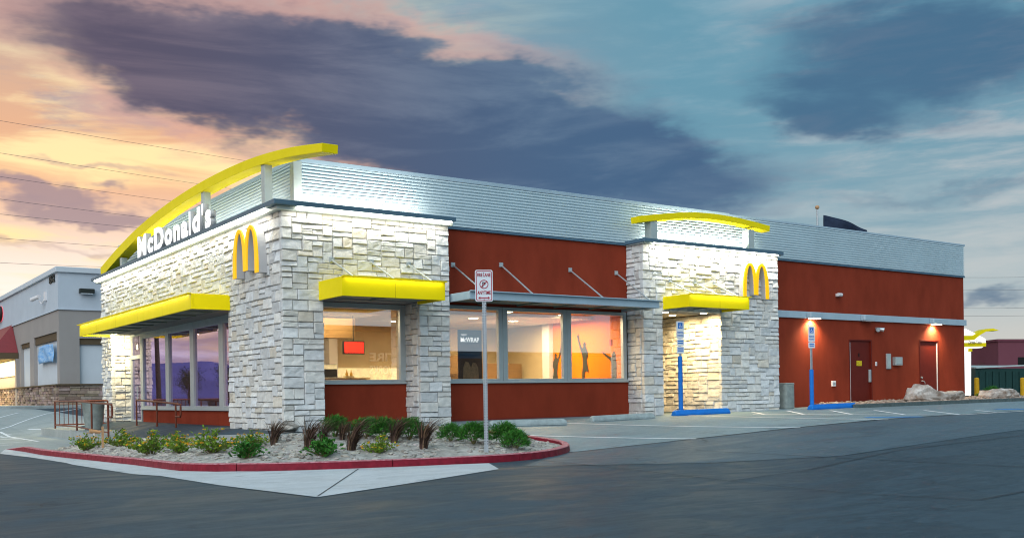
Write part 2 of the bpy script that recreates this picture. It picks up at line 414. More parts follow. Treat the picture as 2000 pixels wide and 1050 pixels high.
# concrete parking strip in front of the long wall
JY = -5.5
conc = [(2.2, JY), (60, JY + .4), (60, 14), (27, 14), (27, .6), (2.2, .6)]
struct(drape(conc, .005).build('parking_pavement', 'lot_concrete'), 'smooth grey concrete paving of the parking stalls')
struct(drape([(.9, -7.4), (5.5, -9.8), (15, -9.5), (30, -8.), (30, JY - .02), (3., JY - .02)], .005).build('asphalt_strip', 'asphalt_patch'), 'paler strip of asphalt along the concrete stalls')
struct(drape([(-16, 5.8), (-4.3, 6.6), (-3.99, 9.0), (-3.74, 5.2), (-1.22, 5.2), (-1.22, 6.6), (-1.9, 6.6), (-1.9, 15.7), (.6, 15.7), (.6, 31), (-1, 33), (-26, 33), (-26, 6)], .005).build('side_pavement', 'walk_concrete'), 'pale concrete paving left of the restaurant')
# gutter apron outside the red kerb
kerb_px = [(8, 877), (43, 881.6), (83, 889), (136, 895), (196, 901), (260, 908), (300, 913.5), (350, 920), (420, 921.5), (500, 921), (594, 918.5), (700, 914.8), (800, 911), (880, 907.5), (955, 903.8), (1020, 899), (1060, 895), (1092, 889.5), (1110, 884), (1117, 878.5), (1115, 874)]
KP = [onG(*p).xy for p in kerb_px]
KP += [Vector((3.75, -4.2)), Vector((3.6, -3.2)), Vector((3.5, -2.1))]
ap = [onG(u, v).xy for u, v in ((0, 886), (60, 893), (130, 904), (260, 926), (430, 948), (620, 971), (800, 944), (975, 916))] + [onG(955, 904.5).xy]
ap = ap + [p + Vector((.02, .02)) for p in reversed(KP[:14])]
struct(drape(ap, .008).build('gutter_apron', 'pale_concrete'), 'white concrete gutter apron outside the red kerb')
mat('joint_dark', (.05, .055, .06), .9)
a, b = onG(620, 970).xy, onG(700, 916).xy
o = strip(a, b, .018, .012).build('apron_joint', 'joint_dark', bpy.data.objects['gutter_apron'])
for xj in (7.6, 13.2, 18.5):
    strip((xj, JY), (xj, .3), .012, .009).build('paving_joint', 'joint_dark', bpy.data.objects['parking_pavement'])
strip((2.3, JY - .012), (30, JY + .19), .03, .009).build('paving_joint', 'joint_dark', bpy.data.objects['parking_pavement'])
for p in (((1000, 893), (1215, 915), (1425, 940), (1640, 962), (1915, 976)), ((1425, 940), (1750, 880), (2000, 850)), ((1360, 880), (1700, 897), (2000, 912)), ((1915, 976), (2000, 960))):
    for q0, q1 in zip(p[:-1], p[1:]):
        strip(onG(*q0).xy, onG(*q1).xy, .022, .011).build('pavement_crack', 'joint_dark', bpy.data.objects['ground'])

# painted lines
def line(name, a, b, w=.10, m='line_white', label=None):
    o = strip(a, b, w, .011).build(name, m); return struct(o, label)
P2 = lambda u, v: onG(u, v).xy
line('stall_line', P2(1035, 850.5), P2(1360, 857), label='white stall line nearest the planter')
line('stall_line', P2(1100, 826), P2(1563, 835), label='white stall line beside the concrete wheel stops')
line('stall_line', P2(1345, 811.5), P2(1735, 819.5), label='white stall line by the blue wheel stop')
for u0, v0, u1, v1 in ((1470, 805, 1493, 809), (1537, 802, 1570, 809), (1622, 801.5, 1663, 809), (1708, 801.2, 1766, 809.5), (1805, 801.2, 1876, 809.8), (1905, 801, 1945, 805)):
    line('hatch_line', P2(u0, v0), P2(u1, v1), .1, label='white hatch stroke of the loading zone')
line('hatch_border', P2(1470, 809), P2(1876, 810), .1, label='white lower border of the hatched loading zone')
line('hatch_border', P2(1876, 810), P2(2000, 802.5), .1, label='white slanting border at the right of the hatched zone')
line('accessible_stall_paint', P2(1690, 815), P2(1800, 814), .35, 'line_blue', 'faded blue paint patch of the accessible stall')
line('accessible_stall_paint', P2(1950, 799.5), P2(2000, 798.5), .5, 'line_blue', 'faded blue paint by the far boulder bed')
for a, b in (((0, 843), (75, 862)), ((0, 852), (40, 856.5)), ((0, 858), (52, 858.5)), ((0, 846.5), (22, 847.6)), ((0, 866), (62, 861.5)), ((0, 870), (25, 868.6)), ((0, 838), (110, 805)), ((0, 815), (36, 806)), ((110, 805), (160, 797)), ((55, 838), (120, 837.5))):
    line('crossing_line', P2(*a), P2(*b), .1, label='white crossing line on the paving left of the ramp')

# ------------------------------------------------------------------ planter: red kerb, soil, gravel
def inward(path, i):
    a = path[max(i - 1, 0)]; b = path[min(i + 1, len(path) - 1)]; d = (b - a).normalized(); return Vector((-d.y, d.x))
dense = []
for i in range(len(KP) - 1):
    n = max(1, int((KP[i + 1] - KP[i]).length / .25))
    for k in range(n): dense.append(KP[i].lerp(KP[i + 1], k / n))
dense.append(KP[-1])
for _ in range(2): dense = [dense[0]] + [(dense[i - 1] + dense[i] * 2 + dense[i + 1]) / 4 for i in range(1, len(dense) - 1)] + [dense[-1]]
kerb = bpy.data.objects.new('kerb', None); COL.objects.link(kerb); kerb['kind'] = 'structure'; kerb['label'] = 'red painted fire lane kerb round the planter'
segs = []; cur = [0]; acc = 0
for i in range(1, len(dense)):
    acc += (dense[i] - dense[i - 1]).length; cur.append(i)
    if acc > 2.3: segs.append(cur); cur = [i]; acc = 0
segs.append(cur)
KH = .125
INNER = [dense[i] + inward(dense, i) * .15 for i in range(len(dense))]
for s in segs:
    body, top = [], []
    for q, i in enumerate(s):
        p, n = dense[i], inward(dense, i)
        sh = Vector((0, 0))
        if len(s) > 1 and q == 0 and i > 0: sh = (dense[s[1]] - p).normalized() * .006
        if len(s) > 1 and q == len(s) - 1: sh = (dense[s[-2]] - p).normalized() * .006
        run = sum((dense[k + 1] - dense[k]).length for k in range(i)); h = KH * min(1, .04 + run / 2.)
        p = p + sh; z = G(p.x, p.y); a = p; b = p + n * .02; c = p + n * .15
        body.append([(a.x, a.y, z - .08), (b.x, b.y, z + h - .012), (c.x, c.y, z + h - .012), (c.x, c.y, z - .08)])
        top.append([(b.x - n.x * .003, b.y - n.y * .003, z + h - .0125), (b.x + n.x * .012, b.y + n.y * .012, z + h), (c.x, c.y, z + h), (c.x, c.y, z + h - .0125)])
    if len(body) > 1:
        o = MB().sweep(None, body).build('kerb_segment', 'kerb_red', kerb, fixn=True)
        MB().sweep(None, top).build('worn_skylit_top', 'kerb_worn_skylit', o, fixn=True)
ped = [Vector((-1.95, 7.3)), Vector((-2.0, 9.)), Vector((-3.6, 9.2))]
BACK = [Vector((3.35, -.95)), Vector((-1.25, -.95)), Vector((-1.25, 2.)), Vector((-1.27, 5.4))]
INNER = [p for p in INNER if p.y < 5.4]
soil_poly = INNER + BACK
def pin(p, poly):
    c = False; n = len(poly)
    for i in range(n):
        a, b = poly[i], poly[i - 1]
        if (a.y > p[1]) != (b.y > p[1]) and p[0] < (b.x - a.x) * (p[1] - a.y) / (b.y - a.y) + a.x: c = not c
    return c
def edge_d(x, y, poly):
    p = Vector((x, y)); best = 9.
    for i in range(len(poly)):
        a, b = poly[i], poly[i - 1]; d = b - a; L = d.length_squared
        t = 0 if L < 1e-9 else min(1, max(0, (p - a).dot(d) / L)); best = min(best, (p - (a + d * t)).length)
    return best
INp = INNER[::4] + [INNER[-1]] + BACK
def soilz(x, y):
    e = edge_d(x, y, INp); k = min(1, e / .8); k = k * k * (3 - 2 * k)
    return G(x, y) + .065 + .10 * k + .07 * k * mnoise.noise((x * .9, y * .9, 0)) + .02 * k * mnoise.noise((x * 3.5, y * 3.5, 4))
soil = struct(drape(soil_poly, 0., .25, fn=soilz).build('planter_bed', 'soil', smooth=True), 'pale gravelly planter bed behind the red kerb')
def onS(u, v):
    d = ray(u, v); t = 8.; last = t
    while t < 60:
        p = EYE + d * t
        if p.z < (soilz(p.x, p.y) if pin(p, soil_poly) else G(p.x, p.y)): return EYE + d * ((t + last) / 2)
        last = t; t += .06
    return onG(u, v)
def rock_mb(c, sx, sy, sz, rng, sub=1, rot=None, rough=.35):
    bm = bmesh.new(); bmesh.ops.create_icosphere(bm, subdivisions=sub, radius=1); off = Vector((rng.random() * 50, rng.random() * 50, 0)); rot = rot or Matrix.Rotation(rng.random() * 6.3, 3, 'Z')
    for v in bm.verts:
        k = 1 + rough * mnoise.noise(v.co * 1.3 + off) + rough * .4 * mnoise.noise(v.co * 3.1 + off)
        q = v.co * k; q = Vector((q.x * sx, q.y * sy, q.z * sz)); v.co = rot @ q + Vector(c)
    mb = MB(); mb.v = [tuple(v.co) for v in bm.verts]; mb.f = [tuple(v.index for v in f.verts) for f in bm.faces]; bm.free(); return mb
rng = random.Random(3); gr = MB(); gr.c = []
xs = [p.x for p in soil_poly]; ys = [p.y for p in soil_poly]; n = 0
while n < 2800:
    x, y = rng.uniform(min(xs), max(xs)), rng.uniform(min(ys), max(ys))
    if not pin((x, y), soil_poly): continue
    if mnoise.noise((x * .8, y * .8, 9)) < rng.uniform(-.7, .5): continue
    s = rng.choice((.018, .022, .03, .03, .045, .06)); z = soilz(x, y)
    m = rock_mb((x, y, z + s * .15), s * rng.uniform(.8, 1.6), s, s * rng.uniform(.35, .6), rng, 1 if s > .04 else 0 or 1)
    gr.add(m); k = rng.uniform(.55, 1.15); gr.c += [(k, k * rng.uniform(.94, 1.), k * rng.uniform(.88, 1.))] * len(m.f); n += 1
tag(gr.build('planter_gravel', 'rock_pale'), 'loose pale gravel scattered over the planter bed', 'gravel', kind='stuff')
slabs = [(300, 893, .20), (325, 897, .24), (338, 890, .16), (372, 900, .14), (405, 906, .18), (445, 897, .15), (540, 898, .14), (705, 890, .2), (795, 884, .2), (850, 884, .3), (862, 876, .16), (890, 878, .18), (915, 880, .15), (870, 890, .13), (930, 872, .14), (990, 884, .13), (270, 889, .15), (215, 884, .1), (760, 866, .15), (905, 868, .14), (360, 893, .13), (1030, 870, .1)]
for i, (u, v, s) in enumerate(slabs):
    p = onS(u, v); tilt = Matrix.Rotation(rng.uniform(0, 6.3), 3, 'Z') @ Matrix.Rotation(rng.uniform(-.25, .25) + (.5 if i == 9 else 0), 3, 'X')
    m = rock_mb((0, 0, 0), s, s * rng.uniform(.5, .75), s * .3, rng, 2, tilt, .45); k = rng.uniform(.7, 1.1); m.c = [(k, k * .97, k * .94)] * len(m.f)
    o = m.build('rock', 'rock_pale', loc=(p.x, p.y, soilz(p.x, p.y) + s * .1))
    if i == 9: tag(o, 'largest tilted flat rock in the planter, beside the dry grass', 'rock', 'rocks in the planter')
    else: tag(o, 'pale landscaping rock lying on the planter gravel', 'rock', 'rocks in the planter')

# ------------------------------------------------------------------ raised walk and ramp along the entrance front
def walkz(x, y): return interp(y, (-1, 1.5, 6.6, 10.9, 16), (-.1, -.17, -.37, -.24, -.24))
def slab(name, poly, label, m='walk_concrete', zf=walkz, th=.5):
    top = drape(poly, 0., .5, fn=zf); k = len(poly); mb = MB().add(top)
    for i in range(k):
        a, b = Vector(poly[i - 1]), Vector(poly[i]); n = max(1, int((b - a).length / .5))
        for j in range(n):
            p, q = a.lerp(b, j / n), a.lerp(b, (j + 1) / n)
            mb.face([(p.x, p.y, zf(p.x, p.y)), (q.x, q.y, zf(q.x, q.y)), (q.x, q.y, zf(q.x, q.y) - th), (p.x, p.y, zf(p.x, p.y) - th)])
    return struct(mb.build(name, m, fixn=False), label)
slab('walkway', [(-1.22, -.92), (3.32, -.92), (3.32, .9), (.9, .9), (.9, 6.5), (-1.25, 6.5)], 'concrete walk round the stone corner behind the planter')
slab('ramp', [(-1.9, 6.52), (.95, 6.52), (.95, 15.7), (-1.9, 15.7)], 'concrete ramp and landing at the glass entrance door')

# ------------------------------------------------------------------ boulder bed by the rear doors
bed = [(17.9, -1.05), (27.5, -1.6), (29.5, -1.2), (29.5, .6), (17.9, .6)]
struct(drape(bed, .10, .5).build('boulder_bed', 'soil', smooth=True), 'narrow bed of reddish gravel under the rear doors')
mb = MB()
for (a, b, m, lab) in (((17.85, -1.09), (27.5, -1.64), 'kerb_grey', 'dark grey kerb of the boulder bed'), ((27.51, -1.64), (29.6, -1.24), 'kerb_red', 'short red kerb end past the far boulder')):
    a, b = Vector(a), Vector(b); n = 12; d = (b - a).normalized(); nn = Vector((-d.y, d.x)); st = []
    for k in range(n + 1):
        p = a.lerp(b, k / n); c = p + nn * .14; z = G(p.x, p.y)
        st.append([(p.x, p.y, z - .05), (p.x, p.y, z + .12), (c.x, c.y, z + .12), (c.x, c.y, z - .05)])
    struct(MB().sweep(None, st).build('kerb', m, fixn=True), lab)
rng = random.Random(8); gr = MB(); gr.c = []
for i in range(700):
    x = rng.uniform(18, 29.3); y = rng.uniform(-1.0 - (x - 18) * .05, .5); s = rng.uniform(.03, .07)
    m = rock_mb((x, y, G(x, y) + .11), s * 1.4, s, s * .6, rng); gr.add(m); k = rng.uniform(.5, 1.); gr.c += [(k, k * .8, k * .7)] * len(m.f)
tag(gr.build('bed_gravel', 'rock_pale'), 'reddish gravel along the boulder bed', 'gravel', kind='stuff')
def boulder(u0, u1, v, yy, prof, seed, label):
    a, b = onG(u0, v).xy, onG(u1, v).xy; y0 = yy; x0 = onY(u0, v, y0).x; x1 = onY(u1, v, y0).x; L = x1 - x0; c = Vector(((x0 + x1) / 2, y0)); zb = G(c.x, c.y) + .06
    bm = bmesh.new(); bmesh.ops.create_icosphere(bm, subdivisions=4, radius=1)
    for q in bm.verts:
        t = (q.co.x + 1) / 2; hgt = interp(t, *prof); ridge = mnoise.ridged_multi_fractal(q.co * 1.1 + Vector((seed, 0, 0)), .9, 2., 4, .9, 2.) - 1.1
        k = 1 + .22 * mnoise.noise(q.co * 1.7 + Vector((seed, 2, 1))) + .14 * ridge + .10 * mnoise.noise(q.co * 4.1 + Vector((seed, 5, 1)))
        sgn = lambda w, p: math.copysign(abs(w) ** p, w)
        q.co = Vector((sgn(q.co.x, .85) * L / 2, sgn(q.co.y, .7) * .42 * k, max(-.12, (sgn(q.co.z, .6) * .5 + .42) * hgt * k)))
    me = bpy.data.meshes.new('boulder'); bm.to_mesh(me); bm.free(); me.materials.append(MATS['boulder'])
    o = link('boulder', me); o.location = (c.x, c.y, zb); return tag(o, label, 'boulder', 'boulders by the rear doors')
boulder(1772, 1876, 790, -.55, ((0, .1, .25, .38, .5, .75, .9, 1), (.3, .52, .64, .46, .36, .38, .42, .38)), 3.3, 'long jagged boulder in front of the two rear doors')
boulder(1920, 1982, 785, -.6, ((0, .15, .5, .85, 1), (.26, .37, .39, .36, .18)), 9.1, 'smaller rounded boulder past the building corner')

# ------------------------------------------------------------------ mountains on the horizon
mb = MB(); n = 700; rad = 3800
for i in range(n):
    a = 2 * math.pi * i / n; d = Vector((math.cos(a), math.sin(a), 0))
    h = 95 + 60 * mnoise.noise(d * 3.1) + 45 * mnoise.noise(d * 9) + 18 * mnoise.noise(d * 27) + 9 * mnoise.noise(d * 80)
    if d.dot(Vector((-.95, .3, 0))) > .2: h += 110 * (d.dot(Vector((-.95, .3, 0))) - .2)
    for rr, zz in ((rad - 900, -8), (rad - 450, h * .45), (rad, max(12, h)), (rad + 500, h * .5), (rad + 900, -10)): mb.v.append((d.x * rr, d.y * rr, zz))
for i in range(n):
    for k in range(4): a, b = i * 5 + k, ((i + 1) % n) * 5 + k; mb.f.append((a, b, b + 1, a + 1))
struct(mb.build('mountains', 'mountain', smooth=False, fixn=True), 'distant mountains with blue haze in their colour on the horizon')

# ------------------------------------------------------------------ restaurant
mat('stone', (.77, .76, .735), .85, var=.16, vscale=7, bump=.55, bscale=38, attr='tint')
mat('mortar', (.27, .27, .27), .95)
mat('stucco_red', (.27, .041, .019), .8, var=.2, vscale=1.4, stretch=(1, 1, .45), bump=.35, bscale=170, spec=.1)
mat('base_red', (.20, .03, .02), .8, var=.1)
mat('siding', (.66, .79, .84), .36, metal=.2, var=.06, vscale=.8)
mat('coping', (.11, .19, .26), .45, metal=.3, var=.12, vscale=3)
mat('fascia_grey', (.50, .56, .54), .45, metal=.2, var=.08)
mat('band_grey', (.42, .54, .62), .5, metal=.15, var=.08, vscale=2)
mat('aluminium', (.50, .55, .56), .38, metal=.45, var=.06, vscale=5)
mat('yellow', (.97, .77, .002), .5, var=.04, vscale=2.5, spec=.15)
mat('seam_yellow', (.45, .30, .002), .5)
mat('soffit', (.20, .25, .22), .6, var=.1)
mat('gold_face', (.90, .47, .008), .4, emit=.35, ecol=(1., .52, .0))
mat('sign_return', (.50, .49, .49), .5)
mat('sign_white', (.85, .85, .85), .4, emit=.75, ecol=(1., 1., .98))
mat('steel', (.55, .59, .60), .35, metal=.6)
mat('door_red', (.13, .012, .006), .5, var=.1, vscale=3)
mat('white_strip', (.75, .72, .72), .5)
mat('black', (.01, .01, .01), .5)
mat('led', (1, .97, .85), .5, emit=9., ecol=(1., .95, .78))
mat('led_warm', (1, .9, .6), .5, emit=16., ecol=(1., .84, .5))
mat('wall_cream', (.66, .54, .33), .8, var=.08, vscale=1.5)
mat('wall_orange', (.9, .20, .0), .7, var=.05)
mat('ceil_in', (.62, .40, .18), .8)
mat('ceil_pale', (.66, .58, .44), .8)
mat('floor_in', (.20, .16, .12), .45, var=.15)
mat('mural', (.045, .05, .042), .7)
mat('wood', (.22, .13, .05), .55, var=.3, vscale=3, stretch=(1, 1, 12))
mat('counter', (.55, .47, .28), .5, var=.1)
mat('till_case', (.03, .035, .04), .35)
mat('panel_glow', (.9, .7, .35), .5, emit=.8, ecol=(1., .78, .4), var=.5, vscale=7)
mat('roofing', (.3, .3, .3), .9)
def glass(name, tint, k, gc=None):
    m = bpy.data.materials.new(name); m.use_nodes = True; t = m.node_tree; t.nodes.clear(); MATS[name] = m
    o = t.nodes.new('ShaderNodeOutputMaterial'); mx = t.nodes.new('ShaderNodeMixShader'); tr = t.nodes.new('ShaderNodeBsdfTransparent'); gl = t.nodes.new('ShaderNodeBsdfGlossy')
    fr = t.nodes.new('ShaderNodeLayerWeight'); fr.inputs[0].default_value = .5; pw = t.nodes.new('ShaderNodeMath'); pw.operation = 'POWER'; pw.inputs[1].default_value = 5.; t.links.new(fr.outputs['Facing'], pw.inputs[0])
    mm = t.nodes.new('ShaderNodeMath'); mm.operation = 'MULTIPLY_ADD'; mm.inputs[1].default_value = k[0]; mm.inputs[2].default_value = k[1]; mm.use_clamp = True
    tr.inputs[0].default_value = (*tint, 1); gl.inputs[0].default_value = (*(gc or (.95, .96, 1)), 1); gl.inputs['Roughness'].default_value = .0
    t.links.new(pw.outputs[0], mm.inputs[0]); t.links.new(mm.outputs[0], mx.inputs[0]); t.links.new(tr.outputs[0], mx.inputs[1]); t.links.new(gl.outputs[0], mx.inputs[2]); t.links.new(mx.outputs[0], o.inputs[0])
glass('glass', (.95, .96, .96), (1., .30))
glass('glass_coated', (.72, .68, .82), (1., .34), (.74, .66, 1.))

B = thing('restaurant', (0, 0, 0), 'fast food restaurant with white stone corners, red stucco walls and ribbed metal parapet', 'restaurant')
ZS, ZM, YR, XE, YL = 4.56, 5.84, .65, 26.62, 15.6
STONES = []
def stone_face(o, ux, uz, nrm, w, h, openings, seed, u=.118):
    """random ashlar: stones packed on a grid; o = lower-left corner on the finished face, openings = (x0, x1, z0, z1)"""
    rg = random.Random(seed); nx, nz = max(1, round(w / u)), max(1, round(h / u)); cw, ch = w / nx, h / nz; o, ux, uz, nrm = Vector(o), Vector(ux), Vector(uz), Vector(nrm)
    free = [[True] * nx for _ in range(nz)]
    for (a, b, c, d) in openings:
        for j in range(nz):
            for i in range(nx):
                if a < (i + .5) * cw < b and c < (j + .5) * ch < d: free[j][i] = False
    for j in range(nz):
        for i in range(nx):
            if not free[j][i]: continue
            sw = rg.choice((2, 2, 3, 3, 3, 4)); sh = rg.choice((1, 1, 1, 2, 2)); k = 1
            while k < sw and i + k < nx and free[j][i + k]: k += 1
            if i + k < nx and free[j][i + k] and (i + k + 1 >= nx or not free[j][i + k + 1]): k += 1
            if k == 1: sh = 2
            hh = 1
            while hh < sh and j + hh < nz and all(free[j + hh][i + q] for q in range(k)): hh += 1
            for a in range(hh):
                for q in range(k): free[j + a][i + q] = False
            STONES.append((o + ux * (i * cw) + uz * (j * ch), ux, uz, nrm, k * cw, hh * ch, rg.random()))
def stone_mb(p, ux, uz, nrm, w, h, sd, g=.0055, back=.09):
    rg = random.Random(sd * 1e6); nx = max(4, min(8, round(w / .085) + 1)); ny = 4 if h < .2 else 5
    mb = MB(); out = rg.uniform(-.008, .014); off = Vector((sd * 90, sd * 37, 0)); tx, ty = rg.uniform(-.03, .03), rg.uniform(-.05, .02)
    wob = lambda: rg.uniform(-.004, .004)
    ed = rg.uniform(.010, .02); gr_ = lambda i, n, L: 0. if i == 0 else (1. if i == n else ed / L + (1 - 2 * ed / L) * (i - 1) / (n - 2))
    for j in range(ny + 1):
        for i in range(nx + 1):
            a, b = gr_(i, nx, w), gr_(j, ny, h); x = g + (w - 2 * g) * a; z = g + (h - 2 * g) * b; edge = i in (0, nx) or j in (0, ny)
            d = out - .009 if edge else out + .005 + .014 * mnoise.noise(Vector((x * 7, z * 9, 0)) + off) + .009 * mnoise.noise(Vector((x * 19, z * 23, 5)) + off) + tx * (a - .5) + ty * (b - .5)
            if edge: x += wob(); z += wob(); d += .008 * mnoise.noise(Vector((x * 9, z * 9, 3)) + off)
            mb.v.append(tuple(p + ux * x + uz * z + nrm * d))
    W_ = nx + 1
    fl = ux.cross(uz).dot(nrm) > 0
    for j in range(ny):
        for i in range(nx):
            q = (j * W_ + i, j * W_ + i + 1, (j + 1) * W_ + i + 1, (j + 1) * W_ + i); mb.f.append(q if fl else q[::-1])
    ring = [i for i in range(W_)] + [j * W_ + nx for j in range(1, ny + 1)] + [ny * W_ + i for i in range(nx - 1, -1, -1)] + [j * W_ for j in range(ny - 1, 0, -1)]
    k = len(mb.v); mb.v += [tuple(Vector(mb.v[r]) - nrm * back) for r in ring]
    n = len(ring)
    for a in range(n):
        q = (ring[a], k + a, k + (a + 1) % n, ring[(a + 1) % n]); mb.f.append(q if fl else q[::-1])
    t = rg.uniform(.82, 1.06); c = rg.random(); col = (t, t * .985, t * .96) if c < .5 else ((t * .95, t * .97, t) if c < .94 else (t * .95, t * .88, t * .78))
    mb.c = [col] * len(mb.f); return mb
X_, Y_, Z_ = (1, 0, 0), (0, 1, 0), (0, 0, 1)
ZB = -.12
# corner tower: face towards the lot, entrance face, jambs
stone_face((0, 0, ZB), X_, Z_, (0, -1, 0), 4.13, ZS - ZB, [(.93, 3.30, -1, 2.75 - ZB)], 1)
stone_face((3.30, .65, ZB), (0, -1, 0), Z_, (-1, 0, 0), .57, 2.87, [], 2)
stone_face((0, 15.6, -.42), (0, -1, 0), Z_, (-1, 0, 0), 15.5, ZS + .42, [(1.29, 12.28, -1, 2.75 + .42)], 3)
stone_face((0.09, 14.31, -.42), X_, Z_, (0, -1, 0), .55, 3.2, [], 4)
# second tower
stone_face((10.21, 0, -.02), X_, Z_, (0, -1, 0), 5.44, 4.62, [(.74, 2.99, -1, 2.85)], 5)
stone_face((10.21, .65, -.02), (0, -1, 0), Z_, (-1, 0, 0), .55, 4.62, [], 6)
stone_face((13.2, 3.6, -.02), (0, -1, 0), Z_, (-1, 0, 0), 3.5, 2.85, [], 7)
def px_area(s):
    p, ux, uz, nrm, w, h, sd = s; c = [proj(q) for q in (p, p + ux * w, p + ux * w + uz * h, p + uz * h)]
    return abs(sum(c[i][0] * c[(i + 1) % 4][1] - c[(i + 1) % 4][0] * c[i][1] for i in range(4))) / 2
STONES.sort(key=px_area, reverse=True)
rest = MB(); rest.c = []
for i, s in enumerate(STONES):
    m = stone_mb(*s)
    if i < 300: m.build('stone', 'stone', B)
    else: rest.add(m); rest.c += m.c
o = rest.build('stonework', 'stone', B); o['kind'] = 'stuff'
# solid masonry behind the stones
K = .055
for a_, b_ in (
    ((K, K, -.6), (.93, YR, 2.75)),
    ((3.30 + K, K, -.6), (4.12, YR + .05, 2.75)),
    ((K, K, 2.75), (4.12, YR + .05, ZS)),
    ((K, .7, -.6), (.62, 3.32, 2.75)),
    ((K, YR + .05, 2.75), (.62, 15.59, ZS)),
    ((K, 14.31 + K, -.6), (.66, 15.59, 2.75)),
    ((10.21 + K, K, -.6), (10.95, YR + .05, 2.83)),
    ((13.2 + K, K, -.6), (15.65, 3.6, 2.83)),
    ((10.21 + K, K, 2.83), (15.65, YR + .05, 4.6)),
): MB().box(a_, b_).build('masonry_core', 'mortar', B)
mb = MB().box((10.9, .7, 2.85), (13.25, 3.7, 2.95)); mb.build('porch_ceiling', 'ceil_pale', B)
MB().box((10.9, 3.6, -.2), (13.25, 3.75, 2.85)).box((10.80, .65, -.2), (10.95, 3.75, 2.85)).build('porch_wall', 'wall_cream', B)
MB().box((11.3, 3.54, .0), (12.3, 3.6, 2.15)).build('door', 'aluminium', B)

# red stucco walls
w = MB()
w.box((4.10, YR, 2.80), (10.25, YR + .2, 4.70)); w.box((4.10, YR, -.3), (10.25, YR + .2, .93)); w.box((.93, YR, -.3), (3.34, YR + .2, .93)); w.box((.93, YR, 2.70), (3.34, YR + .2, 2.76))
D1, D2 = (19.86, 21.08), (23.80, 24.98)
ZT1, ZT2 = 2.25, 2.30
w.box((15.62, YR, -.3), (D1[0], YR + .2, 4.70)); w.box((D1[1], YR, -.3), (D2[0], YR + .2, 4.70)); w.box((D2[1], YR, -.3), (XE, YR + .2, 4.70))
w.box((D1[0], YR, ZT1), (D1[1], YR + .2, 4.70)); w.box((D2[0], YR, ZT2), (D2[1], YR + .2, 4.70))
w.box((XE - .2, YR + .2, -.3), (XE, 15.6, 4.70)); w.box((.6, 15.4, -.3), (XE - .2, 15.6, 4.70))
w.box((.60, 3.3, -.6), (.80, 12.92, .34))
w.build('red_wall', 'stucco_red', B)
MB().box((.93, YR - .02, -.3), (3.34, YR, .02)).box((4.13, YR - .02, -.3), (10.2, YR, .03)).box((-.03, -.03, -.3), (.9, .5, -.125)).box((-.03, .5, -.5), (.5, 3.3, -.19)).box((.55, 3.3, -.6), (.6, 12.9, -.12)).build('wall_base', 'base_red', B)
MB().box((.9, .9, 4.72), (XE - .1, 15.5, 4.9)).build('roof', 'roofing', B)
# ribbed metal parapet
def ribs(a, b, out, z0, z1, n, amp):
    a, b, out = Vector(a), Vector(b), Vector(out); mb = MB(); P = []
    for i in range(n):
        zz = z0 + (z1 - z0) * i / n; s = (z1 - z0) / n
        P += [(zz, 0), (zz + s * .30, 0), (zz + s * .45, amp), (zz + s * .85, amp)]
    P.append((z1, 0)); k = len(P)
    for q in (a, b):
        for zz, d in P: mb.v.append(tuple(q + out * d + Vector((0, 0, zz))))
    for i in range(k - 1): mb.f.append((i, k + i, k + i + 1, i + 1))
    return mb
sd = ribs((.66, YR - .01, 0), (XE, YR - .01, 0), (0, -1, 0), 4.66, ZM - .07, 15, .042)
sd.add(ribs((.64, 15.5, 0), (.64, .66, 0), (-1, 0, 0), 4.66, ZM - .07, 15, .042)).add(ribs((XE + .01, YR, 0), (XE + .01, 15.6, 0), (1, 0, 0), 4.66, ZM - .07, 15, .042))
sd.build('metal_siding', 'siding', B)
MB().box((.70, YR + .03, 4.7), (XE - .03, YR + .15, ZM - .02)).box((.67, YR + .16, 4.7), (.8, 15.5, ZM - .02)).box((XE - .15, YR + .16, 4.7), (XE - .03, 15.5, ZM - .02)).build('parapet_core', 'roofing', B)
MB().box((.58, YR - .06, ZM - .07), (14.25, YR + .2, ZM + .025)).box((14.25, YR - .058, ZM - .07), (XE + .05, YR + .2, ZM)).box((.58, YR + .2, ZM - .07), (.82, 15.6, ZM + .024)).box((XE - .2, YR + .2, ZM - .07), (XE + .049, 15.6, ZM)).build('parapet_cap', 'band_grey', B, bevel=.008)
MB().box((4.1, YR - .055, 4.62), (10.3, YR - .005, 4.68)).box((15.6, YR - .055, 4.62), (XE + .03, YR - .005, 4.68)).build('drip_edge', 'coping', B)
MB().box((.52, .52, 4.70), (.72, .72, ZM - .072)).build('corner_post', 'fascia_grey', B, bevel=.01)
# ledges over the stone (they hold the light strips)
mb = MB(); mb.box((-.24, -.24, 4.64), (4.20, .35, 4.745)).box((-.24, .35, 4.64), (.35, 15.95, 4.744)).build('coping', 'coping', B, bevel=.012)
MB().box((-.13, -.13, 4.555), (4.17, 0.3, 4.64)).box((-.13, .3, 4.556), (.3, 15.8, 4.639)).build('ledge_fascia', 'fascia_grey', B, bevel=.006)
MB().box((10.12, -.18, 4.63), (15.72, .6, 4.735)).build('coping', 'coping', B, bevel=.012)
MB().box((10.16, -.09, 4.60), (15.68, .6, 4.63)).build('ledge_fascia', 'fascia_grey', B)
for a, b in (((.3, -.215, 4.61), (4.1, -.155, 4.637)), ((-.215, .4, 4.61), (-.155, 15.6, 4.637)), ((10.5, -.165, 4.606), (15.5, -.115, 4.628))): MB().box(a, b).build('light_strip', 'led', B)
# grey band over the rear doors
MB().box((15.66, YR - .07, 2.868), (XE + .06, YR - .002, 3.078)).box((XE + .002, YR - .002, 2.868), (XE + .06, 4, 3.078)).build('wall_band', 'band_grey', B, bevel=.006)

